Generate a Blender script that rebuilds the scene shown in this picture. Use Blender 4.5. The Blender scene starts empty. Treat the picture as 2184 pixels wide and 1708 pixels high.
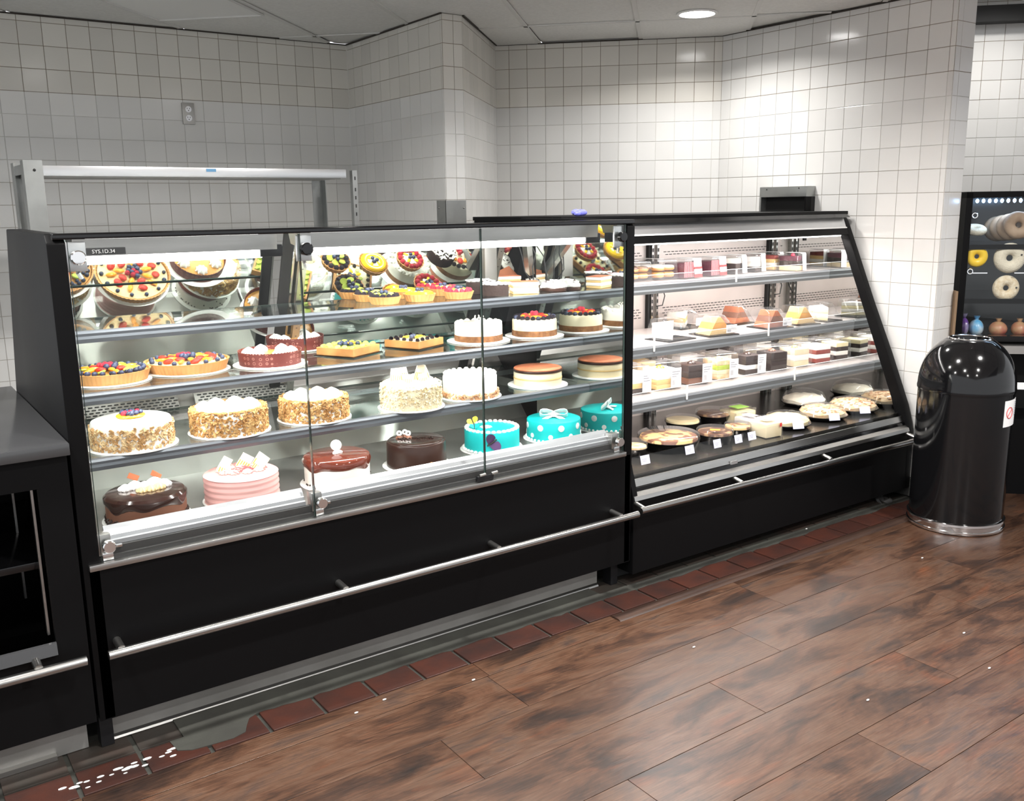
import bpy, bmesh, math, random
from mathutils import Vector, Matrix
R = math.radians
PI = math.pi
SC = bpy.context.scene
COL = SC.collection
rnd = random.Random(7)

# ------------------------------------------------------------------ camera, world, exposure
FPX, CAMH = 1979.0, 1.5
CX, CY = 1092.0, 854.0
YAW, PITCH, ROLL = R(35.2), R(11.765), R(-0.763)
_f = Vector((math.sin(YAW) * math.cos(PITCH), math.cos(YAW) * math.cos(PITCH), -math.sin(PITCH)))
_r0 = Vector((math.cos(YAW), -math.sin(YAW), 0))
_u0 = _r0.cross(_f)
_r = _r0 * math.cos(ROLL) + _u0 * math.sin(ROLL)
_u = _u0 * math.cos(ROLL) - _r0 * math.sin(ROLL)
CAM = Vector((0, 0, CAMH))
cam_data = bpy.data.cameras.new('camera')
cam_data.sensor_fit = 'HORIZONTAL'
cam_data.sensor_width = 36
cam_data.lens = 36 * FPX / 2184
cam_data.clip_start = 0.02
cam = bpy.data.objects.new('camera', cam_data)
cam.matrix_world = Matrix(((_r.x, _u.x, -_f.x, CAM.x), (_r.y, _u.y, -_f.y, CAM.y), (_r.z, _u.z, -_f.z, CAM.z), (0, 0, 0, 1)))
COL.objects.link(cam)
SC.camera = cam

world = bpy.data.worlds.new('world')
SC.world = world
world.use_nodes = True
world.node_tree.nodes['Background'].inputs[0].default_value = (0.95, 0.97, 1.0, 1)
world.node_tree.nodes['Background'].inputs[1].default_value = 0.60

vs = SC.view_settings
vs.view_transform = 'Standard'
vs.look = 'None'
vs.gamma = 1
vs.use_curve_mapping = False
vs.exposure = 0.95
SC.cycles.transparent_max_bounces = 32
SC.cycles.max_bounces = 10

LAMP_W = 17.0        # each recessed ceiling downlight
CASE_W = 0.25         # factor on the lamps inside the two display cases

# ------------------------------------------------------------------ pixel -> place helpers (2184 x 1708 frame)
def ray(px, py):
    return _f + _r * ((px - CX) / FPX) - _u * ((py - CY) / FPX)
def at_z(px, py, z):
    d = ray(px, py); return CAM + d * ((z - CAMH) / d.z)
def at_y(px, py, y):
    d = ray(px, py); return CAM + d * (y / d.y)
def at_x(px, py, x):
    d = ray(px, py); return CAM + d * (x / d.x)
def depth(p):
    return (Vector(p) - CAM).dot(_f)
def spot(px, pyb, z, wpx):
    """round thing standing on height z: its front-most base point is at pixel (px, pyb), it is wpx wide"""
    p = at_z(px, pyb, z)
    h = Vector((p.x, p.y, 0)).normalized()
    r = 0.1
    for _ in range(6):
        r = wpx * 0.5 / FPX * depth(p + h * r)
    return p + h * r, r

# ------------------------------------------------------------------ materials
MATS = {}
def mat(name, col, rough=0.5, metal=0.0, spec=0.5, col2=None, nscale=8.0, ndetail=4.0, ramp=(0.35, 0.65), stretch=None,
        bump=0.0, bscale=40.0, rand=0.0, coat=0.0, emit=0.0, obj_space=True):
    m = bpy.data.materials.new(name); m.use_nodes = True
    nt = m.node_tree; b = nt.nodes['Principled BSDF']
    b.inputs['Base Color'].default_value = (*col, 1)
    b.inputs['Roughness'].default_value = rough
    b.inputs['Metallic'].default_value = metal
    b.inputs['Specular IOR Level'].default_value = spec
    b.inputs['Coat Weight'].default_value = coat
    if emit:
        b.inputs['Emission Color'].default_value = (*col, 1)
        b.inputs['Emission Strength'].default_value = emit
    tc = nt.nodes.new('ShaderNodeTexCoord')
    mp = nt.nodes.new('ShaderNodeMapping')
    nt.links.new(tc.outputs['Object'], mp.inputs[0])
    if stretch: mp.inputs['Scale'].default_value = stretch
    last = None
    if col2:
        n = nt.nodes.new('ShaderNodeTexNoise'); n.inputs['Scale'].default_value = nscale; n.inputs['Detail'].default_value = ndetail
        nt.links.new(mp.outputs[0], n.inputs['Vector'])
        r = nt.nodes.new('ShaderNodeValToRGB')
        r.color_ramp.elements[0].position, r.color_ramp.elements[1].position = ramp
        r.color_ramp.elements[0].color = (*col, 1); r.color_ramp.elements[1].color = (*col2, 1)
        nt.links.new(n.outputs['Fac'], r.inputs[0]); last = r.outputs[0]
        nt.links.new(last, b.inputs['Base Color'])
    if rand:
        oi = nt.nodes.new('ShaderNodeObjectInfo')
        mr = nt.nodes.new('ShaderNodeMapRange'); mr.inputs[3].default_value = 1 - rand; mr.inputs[4].default_value = 1 + rand
        nt.links.new(oi.outputs['Random'], mr.inputs[0])
        hs = nt.nodes.new('ShaderNodeHueSaturation'); hs.inputs['Color'].default_value = (*col, 1)
        nt.links.new(mr.outputs[0], hs.inputs['Value'])
        if last: nt.links.new(last, hs.inputs['Color'])
        nt.links.new(hs.outputs[0], b.inputs['Base Color'])
    if bump:
        n2 = nt.nodes.new('ShaderNodeTexNoise'); n2.inputs['Scale'].default_value = bscale; n2.inputs['Detail'].default_value = 3
        nt.links.new(mp.outputs[0], n2.inputs['Vector'])
        bp = nt.nodes.new('ShaderNodeBump'); bp.inputs['Strength'].default_value = bump; bp.inputs['Distance'].default_value = 0.004
        nt.links.new(n2.outputs['Fac'], bp.inputs['Height']); nt.links.new(bp.outputs[0], b.inputs['Normal'])
    MATS[name] = m
    return m

def glassy(name, tint=(0.978, 0.986, 0.983), ior=1.45, haze=0.0, rough=0.0, gain=1.0):
    m = bpy.data.materials.new(name); m.use_nodes = True
    nt = m.node_tree; nt.nodes.remove(nt.nodes['Principled BSDF'])
    out = nt.nodes['Material Output']
    tr = nt.nodes.new('ShaderNodeBsdfTransparent'); tr.inputs[0].default_value = (*tint, 1)
    gl = nt.nodes.new('ShaderNodeBsdfGlossy'); gl.inputs['Roughness'].default_value = rough
    geo = nt.nodes.new('ShaderNodeNewGeometry')
    dot = nt.nodes.new('ShaderNodeVectorMath'); dot.operation = 'DOT_PRODUCT'
    nt.links.new(geo.outputs['Incoming'], dot.inputs[0]); nt.links.new(geo.outputs['Normal'], dot.inputs[1])
    def mth(op, a, b=None):
        n_ = nt.nodes.new('ShaderNodeMath'); n_.operation = op
        for i_, x_ in enumerate((a, b)):
            if x_ is None: continue
            if isinstance(x_, (int, float)): n_.inputs[i_].default_value = x_
            else: nt.links.new(x_, n_.inputs[i_])
        return n_.outputs[0]
    f0 = ((ior - 1) / (ior + 1)) ** 2
    sch = mth('POWER', mth('SUBTRACT', 1.0, mth('ABSOLUTE', dot.outputs['Value'])), 5.0)
    mul = mth('MULTIPLY', mth('ADD', mth('MULTIPLY', sch, 1 - f0), f0), gain).node
    mx = nt.nodes.new('ShaderNodeMixShader')
    nt.links.new(mul.outputs[0], mx.inputs[0])
    nt.links.new(tr.outputs[0], mx.inputs[1]); nt.links.new(gl.outputs[0], mx.inputs[2])
    last = mx
    if haze:
        df = nt.nodes.new('ShaderNodeBsdfDiffuse'); df.inputs[0].default_value = (0.95, 0.95, 0.95, 1)
        m2 = nt.nodes.new('ShaderNodeMixShader'); m2.inputs[0].default_value = haze
        nt.links.new(mx.outputs[0], m2.inputs[1]); nt.links.new(df.outputs[0], m2.inputs[2]); last = m2
    nt.links.new(last.outputs[0], out.inputs[0])
    MATS[name] = m
    return m

def wood_plank():
    m = bpy.data.materials.new('vinyl_wood'); m.use_nodes = True
    nt = m.node_tree; b = nt.nodes['Principled BSDF']
    geo = nt.nodes.new('ShaderNodeNewGeometry'); oi = nt.nodes.new('ShaderNodeObjectInfo')
    off = nt.nodes.new('ShaderNodeVectorMath'); off.operation = 'MULTIPLY_ADD'
    comb = nt.nodes.new('ShaderNodeCombineXYZ')
    mm = nt.nodes.new('ShaderNodeMath'); mm.operation = 'MULTIPLY'; mm.inputs[1].default_value = 37.0
    nt.links.new(oi.outputs['Random'], mm.inputs[0])
    nt.links.new(mm.outputs[0], comb.inputs[0]); nt.links.new(mm.outputs[0], comb.inputs[1])
    add = nt.nodes.new('ShaderNodeVectorMath'); add.operation = 'ADD'
    nt.links.new(geo.outputs['Position'], add.inputs[0]); nt.links.new(comb.outputs[0], add.inputs[1])
    def noise(scale, stretch, detail, rgh=0.55, dist=0.0):
        mp = nt.nodes.new('ShaderNodeMapping'); mp.inputs['Scale'].default_value = stretch
        nt.links.new(add.outputs[0], mp.inputs[0])
        n = nt.nodes.new('ShaderNodeTexNoise'); n.inputs['Scale'].default_value = scale; n.inputs['Detail'].default_value = detail
        n.inputs['Roughness'].default_value = rgh; n.inputs['Distortion'].default_value = dist
        nt.links.new(mp.outputs[0], n.inputs['Vector']); return n
    def ramp(n, stops):
        r = nt.nodes.new('ShaderNodeValToRGB'); e = r.color_ramp.elements
        while len(e) < len(stops): e.new(0.5)
        for i, (p, c) in enumerate(stops): e[i].position = p; e[i].color = (*c, 1)
        nt.links.new(n.outputs['Fac'], r.inputs[0]); return r
    n1 = noise(1.0, (2.6, 8.0, 1), 9, 0.66, 0.6)
    base = ramp(n1, [(0.30, (0.013, 0.009, 0.008)), (0.41, (0.034, 0.0175, 0.0115)), (0.48, (0.060, 0.029, 0.017)), (0.55, (0.074, 0.040, 0.025)), (0.68, (0.032, 0.0225, 0.020))])
    n2 = noise(1.0, (3.4, 11, 1), 4, 0.5, 0.8)
    org = ramp(n2, [(0.60, (0, 0, 0)), (0.76, (0.6, 0.6, 0.6))])
    mx = nt.nodes.new('ShaderNodeMixRGB'); mx.inputs[2].default_value = (0.115, 0.038, 0.016, 1)
    nt.links.new(org.outputs[0], mx.inputs[0]); nt.links.new(base.outputs[0], mx.inputs[1])
    n3 = noise(1.0, (9, 190, 1), 4)
    fine = ramp(n3, [(0.3, (0.6, 0.6, 0.6)), (0.7, (1.28, 1.28, 1.28))])
    mu = nt.nodes.new('ShaderNodeMixRGB'); mu.blend_type = 'MULTIPLY'; mu.inputs[0].default_value = 1
    nt.links.new(mx.outputs[0], mu.inputs[1]); nt.links.new(fine.outputs[0], mu.inputs[2])
    hs = nt.nodes.new('ShaderNodeHueSaturation')
    mr = nt.nodes.new('ShaderNodeMapRange'); mr.inputs[3].default_value = 0.88; mr.inputs[4].default_value = 1.12
    nt.links.new(oi.outputs['Random'], mr.inputs[0]); nt.links.new(mr.outputs[0], hs.inputs['Value'])
    nt.links.new(mu.outputs[0], hs.inputs['Color']); nt.links.new(hs.outputs[0], b.inputs['Base Color'])
    b.inputs['Roughness'].default_value = 0.30
    b.inputs['Specular IOR Level'].default_value = 0.42
    bp = nt.nodes.new('ShaderNodeBump'); bp.inputs['Strength'].default_value = 0.12; bp.inputs['Distance'].default_value = 0.002
    nt.links.new(n3.outputs['Fac'], bp.inputs['Height']); nt.links.new(bp.outputs[0], b.inputs['Normal'])
    MATS['vinyl_wood'] = m

def grout_mat():
    """regrouted wall: dark old grout above and below, pale new grout in the band between"""
    m = bpy.data.materials.new('grout'); m.use_nodes = True
    nt = m.node_tree; b = nt.nodes['Principled BSDF']
    geo = nt.nodes.new('ShaderNodeNewGeometry'); sx = nt.nodes.new('ShaderNodeSeparateXYZ')
    nt.links.new(geo.outputs['Position'], sx.inputs[0])
    r = nt.nodes.new('ShaderNodeValToRGB'); r.color_ramp.interpolation = 'CONSTANT'
    mr = nt.nodes.new('ShaderNodeMapRange'); mr.inputs[1].default_value = 0; mr.inputs[2].default_value = 2.5
    nt.links.new(sx.outputs[2], mr.inputs[0]); nt.links.new(mr.outputs[0], r.inputs[0])
    e = r.color_ramp.elements
    e[0].position = 0; e[0].color = (0.42, 0.39, 0.35, 1)
    e[1].position = 1.655 / 2.5; e[1].color = (0.60, 0.59, 0.56, 1)
    x = e.new(2.095 / 2.5); x.color = (0.26, 0.215, 0.165, 1)
    nt.links.new(r.outputs[0], b.inputs['Base Color'])
    b.inputs['Roughness'].default_value = 0.9
    MATS['grout'] = m

wood_plank(); grout_mat()
mat('tile_white', (0.69, 0.685, 0.665), 0.13, spec=0.5, rand=0.045, bump=0.06, bscale=9)
mat('ceiling_panel', (0.76, 0.755, 0.73), 0.9, col2=(0.70, 0.695, 0.67), nscale=60, bump=0.15, bscale=300, rand=0.03)
mat('ceiling_grid', (0.66, 0.655, 0.63), 0.6)
mat('dark_brown', (0.04, 0.033, 0.026), 0.9)
mat('black_panel', (0.0035, 0.0035, 0.0038), 0.42, spec=0.10)
mat('black_gloss', (0.004, 0.004, 0.0045), 0.10, spec=0.5)
mat('black_plastic', (0.008, 0.008, 0.009), 0.35, spec=0.3)
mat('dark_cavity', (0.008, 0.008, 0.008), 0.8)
mat('steel', (0.48, 0.475, 0.46), 0.30, 1.0, col2=(0.40, 0.395, 0.38), nscale=3, stretch=(1, 1, 12))
mat('steel_dull', (0.50, 0.49, 0.47), 0.48, 1.0, col2=(0.38, 0.37, 0.35), nscale=4)
mat('steel_liner', (0.36, 0.345, 0.33), 0.34, 0.8, col2=(0.28, 0.268, 0.255), nscale=2.5)
mat('chrome', (0.80, 0.80, 0.80), 0.10, 1.0)
mat('mirror', (0.62, 0.64, 0.61), 0.015, 1.0)
mat('end_mirror', (0.58, 0.60, 0.59), 0.03, 1.0, bump=0.02, bscale=5)
mat('rail_steel', (0.36, 0.355, 0.345), 0.26, 1.0)
mat('alu', (0.66, 0.67, 0.68), 0.30, 0.9)
mat('nose_grey', (0.115, 0.130, 0.148), 0.40, 0.3)
mat('alu_bright', (0.36, 0.37, 0.385), 0.32, 0.75)
mat('galv', (0.42, 0.43, 0.42), 0.40, 0.9, col2=(0.34, 0.35, 0.34), nscale=6)
mat('white_enamel', (0.80, 0.80, 0.78), 0.4)
mat('counter', (0.045, 0.046, 0.048), 0.14, spec=0.5)
mat('quarry', (0.046, 0.0125, 0.0070), 0.45, col2=(0.026, 0.010, 0.0075), nscale=9, rand=0.2, bump=0.2, bscale=60)
mat('quarry_grey', (0.024, 0.022, 0.018), 0.6, col2=(0.030, 0.019, 0.014), nscale=7, rand=0.15, bump=0.2, bscale=60)
mat('cement', (0.036, 0.037, 0.030), 0.72, col2=(0.018, 0.017, 0.014), nscale=6, ndetail=8, ramp=(0.35, 0.72), bump=0.5, bscale=35)
mat('paint_fleck', (0.72, 0.72, 0.70), 0.7)
mat('dark_wood', (0.022, 0.012, 0.009), 0.4, col2=(0.045, 0.023, 0.015), nscale=3, stretch=(1, 14, 1))
mat('lamp_lens', (1, 0.98, 0.96), emit=14)
mat('lamp_tube', (1, 0.98, 0.95), emit=7)
mat('lamp_strip', (1, 0.97, 0.93), emit=5)
mat('led_blue', (0.35, 0.6, 1.0), emit=14)
mat('rubber', (0.02, 0.02, 0.02), 0.7)
mat('wire', (0.015, 0.015, 0.015), 0.5)
mat('blue_glove', (0.13, 0.14, 0.52), 0.55)
mat('tape_blue', (0.10, 0.25, 0.42), 0.6)
mat('paper', (0.82, 0.82, 0.82), 0.6)
mat('paper_lilac', (0.62, 0.62, 0.80), 0.6)
mat('ink', (0.03, 0.03, 0.03), 0.6)
mat('ink_grey', (0.25, 0.25, 0.27), 0.6)
mat('ink_white', (0.85, 0.85, 0.85), 0.6)
mat('red_ink', (0.55, 0.03, 0.03), 0.5)
mat('orange_ink', (0.85, 0.22, 0.03), 0.5)
mat('green_ink', (0.35, 0.62, 0.12), 0.5)
glassy('glass', gain=0.45)
glassy('glass_shelf', (0.95, 0.972, 0.965), 1.40)
mat('glass_edge', (0.03, 0.045, 0.04), 0.1)
glassy('clear_plastic', (0.965, 0.965, 0.97), 1.5, haze=0.025, rough=0.02, gain=1.2)
# food
mat('board', (0.80, 0.79, 0.77), 0.5)
mat('cream', (0.84, 0.81, 0.74), 0.45, bump=0.25, bscale=25)
mat('whip', (0.86, 0.85, 0.82), 0.5, bump=0.2, bscale=45)
mat('ivory', (0.78, 0.70, 0.50), 0.5, col2=(0.72, 0.60, 0.38), nscale=5, bump=0.1)
mat('cheese', (0.82, 0.74, 0.53), 0.42, bump=0.12, bscale=12)
mat('crumb', (0.26, 0.12, 0.045), 0.85, col2=(0.17, 0.07, 0.026), nscale=60, bump=0.7, bscale=120)
mat('crust', (0.56, 0.29, 0.095), 0.6, col2=(0.44, 0.195, 0.055), nscale=12, bump=0.15, bscale=90)
mat('crust_in', (0.75, 0.56, 0.28), 0.5)
mat('almond', (0.46, 0.26, 0.10), 0.6, col2=(0.72, 0.54, 0.30), nscale=45, ramp=(0.42, 0.6))
mat('walnut', (0.40, 0.20, 0.06), 0.7, col2=(0.60, 0.38, 0.15), nscale=45, ramp=(0.42, 0.6))
mat('white_crumb', (0.80, 0.74, 0.56), 0.6, col2=(0.66, 0.54, 0.32), nscale=60, bump=0.5, bscale=150)
mat('pecan', (0.42, 0.17, 0.06), 0.6, col2=(0.70, 0.52, 0.32), nscale=40)
mat('choc', (0.026, 0.0105, 0.007), 0.28, col2=(0.040, 0.016, 0.010), nscale=6)
mat('choc_glaze', (0.030, 0.012, 0.009), 0.12, coat=0.5)
mat('mocha', (0.17, 0.068, 0.038), 0.5, bump=0.1, bscale=20)
mat('cocoa', (0.42, 0.13, 0.055), 0.75, col2=(0.30, 0.085, 0.035), nscale=14)
mat('red_glaze', (0.135, 0.028, 0.015), 0.10, coat=0.6)
mat('sprinkle', (0.025, 0.014, 0.010), 0.4)
mat('pink', (0.78, 0.44, 0.41), 0.5, col2=(0.72, 0.38, 0.36), nscale=4, stretch=(1, 1, 14), bump=0.25, bscale=8)
mat('pink_deep', (0.52, 0.16, 0.17), 0.5)
mat('teal', (0.0, 0.50, 0.50), 0.5)
mat('fondant', (0.84, 0.84, 0.83), 0.5)
mat('shard', (0.84, 0.78, 0.62), 0.4)
mat('shard_line', (0.75, 0.42, 0.08), 0.4)
mat('orange_fruit', (0.80, 0.25, 0.015), 0.22, col2=(0.88, 0.40, 0.03), nscale=14)
mat('mango', (0.90, 0.56, 0.02), 0.2)
mat('kiwi', (0.36, 0.47, 0.05), 0.25, col2=(0.50, 0.58, 0.12), nscale=18)
mat('strawberry', (0.62, 0.035, 0.02), 0.22, bump=0.3, bscale=120)
mat('raspberry', (0.58, 0.02, 0.05), 0.35, bump=0.6, bscale=260)
mat('blueberry', (0.030, 0.040, 0.085), 0.4, rand=0.4)
mat('blackberry', (0.016, 0.010, 0.022), 0.25, bump=0.8, bscale=300)
mat('custard', (0.66, 0.34, 0.08), 0.35, col2=(0.50, 0.22, 0.05), nscale=10)
mat('banana', (0.80, 0.70, 0.42), 0.4)
mat('red_velvet', (0.24, 0.035, 0.025), 0.8, bump=0.4, bscale=150)
mat('sponge', (0.70, 0.48, 0.20), 0.8, bump=0.4, bscale=150)
mat('sponge_dark', (0.022, 0.0095, 0.0065), 0.85, bump=0.5, bscale=150)
mat('purple_berry', (0.085, 0.013, 0.028), 0.3, bump=0.4, bscale=120)
mat('pie_top', (0.72, 0.46, 0.18), 0.5, col2=(0.16, 0.06, 0.03), nscale=16, ramp=(0.48, 0.54))
mat('pie_pale', (0.82, 0.72, 0.44), 0.55, col2=(0.74, 0.58, 0.30), nscale=14, bump=0.4, bscale=60)
mat('pie_nut', (0.60, 0.36, 0.16), 0.6, col2=(0.80, 0.64, 0.42), nscale=28, bump=0.6, bscale=90)
mat('pie_white', (0.85, 0.81, 0.68), 0.55, bump=0.6, bscale=70)
mat('pie_choc', (0.10, 0.042, 0.022), 0.4, col2=(0.40, 0.24, 0.12), nscale=20, ramp=(0.5, 0.6))
mat('bagel_white', (0.66, 0.60, 0.48), 0.7, bump=0.8, bscale=160)
mat('bagel_seed', (0.58, 0.46, 0.30), 0.7, col2=(0.72, 0.64, 0.50), nscale=60, bump=0.7, bscale=200)
mat('bagel_yellow', (0.80, 0.52, 0.02), 0.35)
mat('bagel_brown', (0.22, 0.14, 0.085), 0.7, col2=(0.40, 0.29, 0.20), nscale=10, bump=0.4)
mat('bag_blue', (0.10, 0.36, 0.62), 0.3, col2=(0.60, 0.66, 0.70), nscale=14)
mat('bag_purple', (0.15, 0.06, 0.30), 0.3, col2=(0.45, 0.42, 0.52), nscale=16)
mat('bag_bread', (0.42, 0.26, 0.14), 0.4, col2=(0.40, 0.10, 0.08), nscale=16)
mat('cardboard', (0.20, 0.13, 0.075), 0.8)
mat('butterfly_yellow', (0.75, 0.55, 0.04), 0.5)
mat('butterfly_purple', (0.07, 0.03, 0.11), 0.4)
def wrapper_mat():
    m = mat('wrapper', (0.13, 0.022, 0.018), 0.55)
    nt = m.node_tree; b = nt.nodes['Principled BSDF']
    tc = nt.nodes.new('ShaderNodeTexCoord')
    v = nt.nodes.new('ShaderNodeTexVoronoi'); v.inputs['Scale'].default_value = 62; v.inputs['Randomness'].default_value = 0.15
    nt.links.new(tc.outputs['Object'], v.inputs['Vector'])
    r = nt.nodes.new('ShaderNodeValToRGB'); e = r.color_ramp.elements
    e[0].position = 0.20; e[0].color = (0.14, 0.024, 0.018, 1); e[1].position = 0.30; e[1].color = (0.42, 0.20, 0.16, 1)
    x = e.new(0.36); x.color = (0.14, 0.024, 0.018, 1)
    nt.links.new(v.outputs['Distance'], r.inputs[0]); nt.links.new(r.outputs[0], b.inputs['Base Color'])
wrapper_mat()

# ------------------------------------------------------------------ mesh building
class MB:
    def __init__(s): s.v = []; s.f = []
    def add(s, vs_, fs_):
        o = len(s.v); s.v += [tuple(p) for p in vs_]; s.f += [tuple(i + o for i in q) for q in fs_]; return s
    def box(s, x0, x1, y0, y1, z0, z1):
        return s.add([(x0, y0, z0), (x1, y0, z0), (x1, y1, z0), (x0, y1, z0), (x0, y0, z1), (x1, y0, z1), (x1, y1, z1), (x0, y1, z1)],
                     [(3, 2, 1, 0), (4, 5, 6, 7), (0, 1, 5, 4), (1, 2, 6, 5), (2, 3, 7, 6), (3, 0, 4, 7)])
    def obox(s, c, h, m):
        n = len(s.v)
        s.box(-h[0], h[0], -h[1], h[1], -h[2], h[2])
        c = Vector(c)
        for i in range(n, len(s.v)): s.v[i] = tuple(c + m @ Vector(s.v[i]))
        return s
    def prism(s, poly, x0, x1):
        """poly: (y, z) outline, extruded along x"""
        n = len(poly)
        area = sum(poly[i][0] * poly[(i + 1) % n][1] - poly[(i + 1) % n][0] * poly[i][1] for i in range(n))
        if area < 0: poly = poly[::-1]
        vs_ = [(x0, y, z) for y, z in poly] + [(x1, y, z) for y, z in poly]
        fs_ = [tuple(range(n))[::-1], tuple(range(n, 2 * n))] + [(i, (i + 1) % n, n + (i + 1) % n, n + i) for i in range(n)]
        return s.add(vs_, fs_)
    def zprism(s, poly, z0, z1):
        n = len(poly)
        area = sum(poly[i][0] * poly[(i + 1) % n][1] - poly[(i + 1) % n][0] * poly[i][1] for i in range(n))
        if area < 0: poly = poly[::-1]
        vs_ = [(x, y, z0) for x, y in poly] + [(x, y, z1) for x, y in poly]
        fs_ = [tuple(range(n))[::-1], tuple(range(n, 2 * n))] + [(i, (i + 1) % n, n + (i + 1) % n, n + i) for i in range(n)]
        return s.add(vs_, fs_)
    def lathe(s, prof, n=32, c=(0, 0, 0), mod=None, close=True):
        vs_, fs_ = [], []
        for r, z in prof:
            for k in range(n):
                a = 2 * PI * k / n
                rr, zz = (r, z) if mod is None else mod(r, z, a)
                vs_.append((c[0] + rr * math.cos(a), c[1] + rr * math.sin(a), c[2] + zz))
        m = len(prof)
        for j in range(m - 1):
            for k in range(n):
                k2 = (k + 1) % n
                fs_.append((j * n + k, j * n + k2, (j + 1) * n + k2, (j + 1) * n + k))
        if close:
            fs_.append(tuple(range(n))[::-1]); fs_.append(tuple(range((m - 1) * n, m * n)))
        return s.add(vs_, fs_)
    def tube(s, path, r, n=8, caps=True):
        path = [Vector(p) for p in path]; vs_, fs_ = [], []
        t0 = (path[1] - path[0]).normalized()
        up = Vector((0, 0, 1)) if abs(t0.z) < 0.9 else Vector((1, 0, 0))
        for i, p in enumerate(path):
            t = (path[min(i + 1, len(path) - 1)] - path[max(i - 1, 0)]).normalized()
            a = t.cross(up).normalized(); b = a.cross(t)
            up = b if b.length > 1e-6 else up
            for k in range(n):
                g = 2 * PI * k / n
                vs_.append(p + a * (r * math.cos(g)) + b * (r * math.sin(g)))
        for i in range(len(path) - 1):
            for k in range(n):
                k2 = (k + 1) % n
                fs_.append((i * n + k, i * n + k2, (i + 1) * n + k2, (i + 1) * n + k))
        if caps:
            fs_.append(tuple(range(n))[::-1]); fs_.append(tuple(range((len(path) - 1) * n, len(path) * n)))
        return s.add(vs_, fs_)
    def ball(s, c, r, n=10, m=6, sc=(1, 1, 1)):
        vs_ = [(c[0], c[1], c[2] - r * sc[2])]; fs_ = []
        for j in range(1, m):
            ph = PI * j / m
            for k in range(n):
                a = 2 * PI * k / n
                vs_.append((c[0] + r * sc[0] * math.sin(ph) * math.cos(a), c[1] + r * sc[1] * math.sin(ph) * math.sin(a), c[2] - r * sc[2] * math.cos(ph)))
        vs_.append((c[0], c[1], c[2] + r * sc[2])); top = len(vs_) - 1
        for k in range(n):
            k2 = (k + 1) % n
            fs_.append((0, 1 + k2, 1 + k)); fs_.append((top, top - n + k, top - n + k2))
            for j in range(m - 2):
                a = 1 + j * n
                fs_.append((a + k, a + k2, a + n + k2, a + n + k))
        return s.add(vs_, fs_)
    def torus(s, R_, r_, c=(0, 0, 0), n=24, m=10, zs=1.0, mtx=None):
        vs_, fs_ = [], []
        for i in range(n):
            a = 2 * PI * i / n
            for j in range(m):
                b = 2 * PI * j / m
                p = Vector(((R_ + r_ * math.cos(b)) * math.cos(a), (R_ + r_ * math.cos(b)) * math.sin(a), r_ * zs * math.sin(b)))
                if mtx: p = mtx @ p
                vs_.append(Vector(c) + p)
        for i in range(n):
            for j in range(m):
                i2, j2 = (i + 1) % n, (j + 1) % m
                fs_.append((i * m + j, i2 * m + j, i2 * m + j2, i * m + j2))
        return s.add(vs_, fs_)
    def strip(s, path, w, th):
        """flat ribbon of width w (a vector) and thickness th along a path"""
        w = Vector(w) * 0.5; path = [Vector(p) for p in path]; vs_, fs_ = [], []
        for i, p in enumerate(path):
            t = (path[min(i + 1, len(path) - 1)] - path[max(i - 1, 0)]).normalized()
            nn = t.cross(w).normalized() * (th * 0.5)
            vs_ += [p - w - nn, p + w - nn, p + w + nn, p - w + nn]
        for i in range(len(path) - 1):
            for k in range(4):
                k2 = (k + 1) % 4
                fs_.append((i * 4 + k, i * 4 + k2, i * 4 + 4 + k2, i * 4 + 4 + k))
        e = (len(path) - 1) * 4
        fs_ += [(3, 2, 1, 0), (e, e + 1, e + 2, e + 3)]
        return s.add(vs_, fs_)
    def rot(s, m, c=(0, 0, 0)):
        c = Vector(c); s.v = [tuple(c + m @ (Vector(p) - c)) for p in s.v]; return s
    def move(s, d):
        s.v = [(p[0] + d[0], p[1] + d[1], p[2] + d[2]) for p in s.v]; return s
    def mesh(s, name, material, smooth=True, bevel=0.0):
        me = bpy.data.meshes.new(name)
        me.from_pydata(s.v, [], s.f)
        bm = bmesh.new(); bm.from_mesh(me)
        bmesh.ops.recalc_face_normals(bm, faces=bm.faces)
        if bevel:
            es = [e for e in bm.edges if len(e.link_faces) == 2 and e.calc_face_angle(0) > 0.7]
            bmesh.ops.bevel(bm, geom=es, offset=bevel, segments=2, affect='EDGES', profile=0.6)
        bm.to_mesh(me); bm.free()
        if smooth:
            me.shade_smooth(); me.set_sharp_from_angle(angle=R(38))
        me.materials.append(MATS[material])
        return me
    def build(s, name, material, parent=None, smooth=True, bevel=0.0, local=False, kind=None, label=None):
        """vertices are in world space unless local; made relative to the (unrotated) parent chain"""
        if parent is not None and not local:
            o = Vector((0, 0, 0)); p = parent
            while p is not None: o += p.location; p = p.parent
            s.move(-o)
        ob = bpy.data.objects.new(name, s.mesh(name, material, smooth, bevel))
        COL.objects.link(ob); ob.parent = parent
        if kind: ob['kind'] = kind
        if label: ob['label'] = label
        return ob

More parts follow.
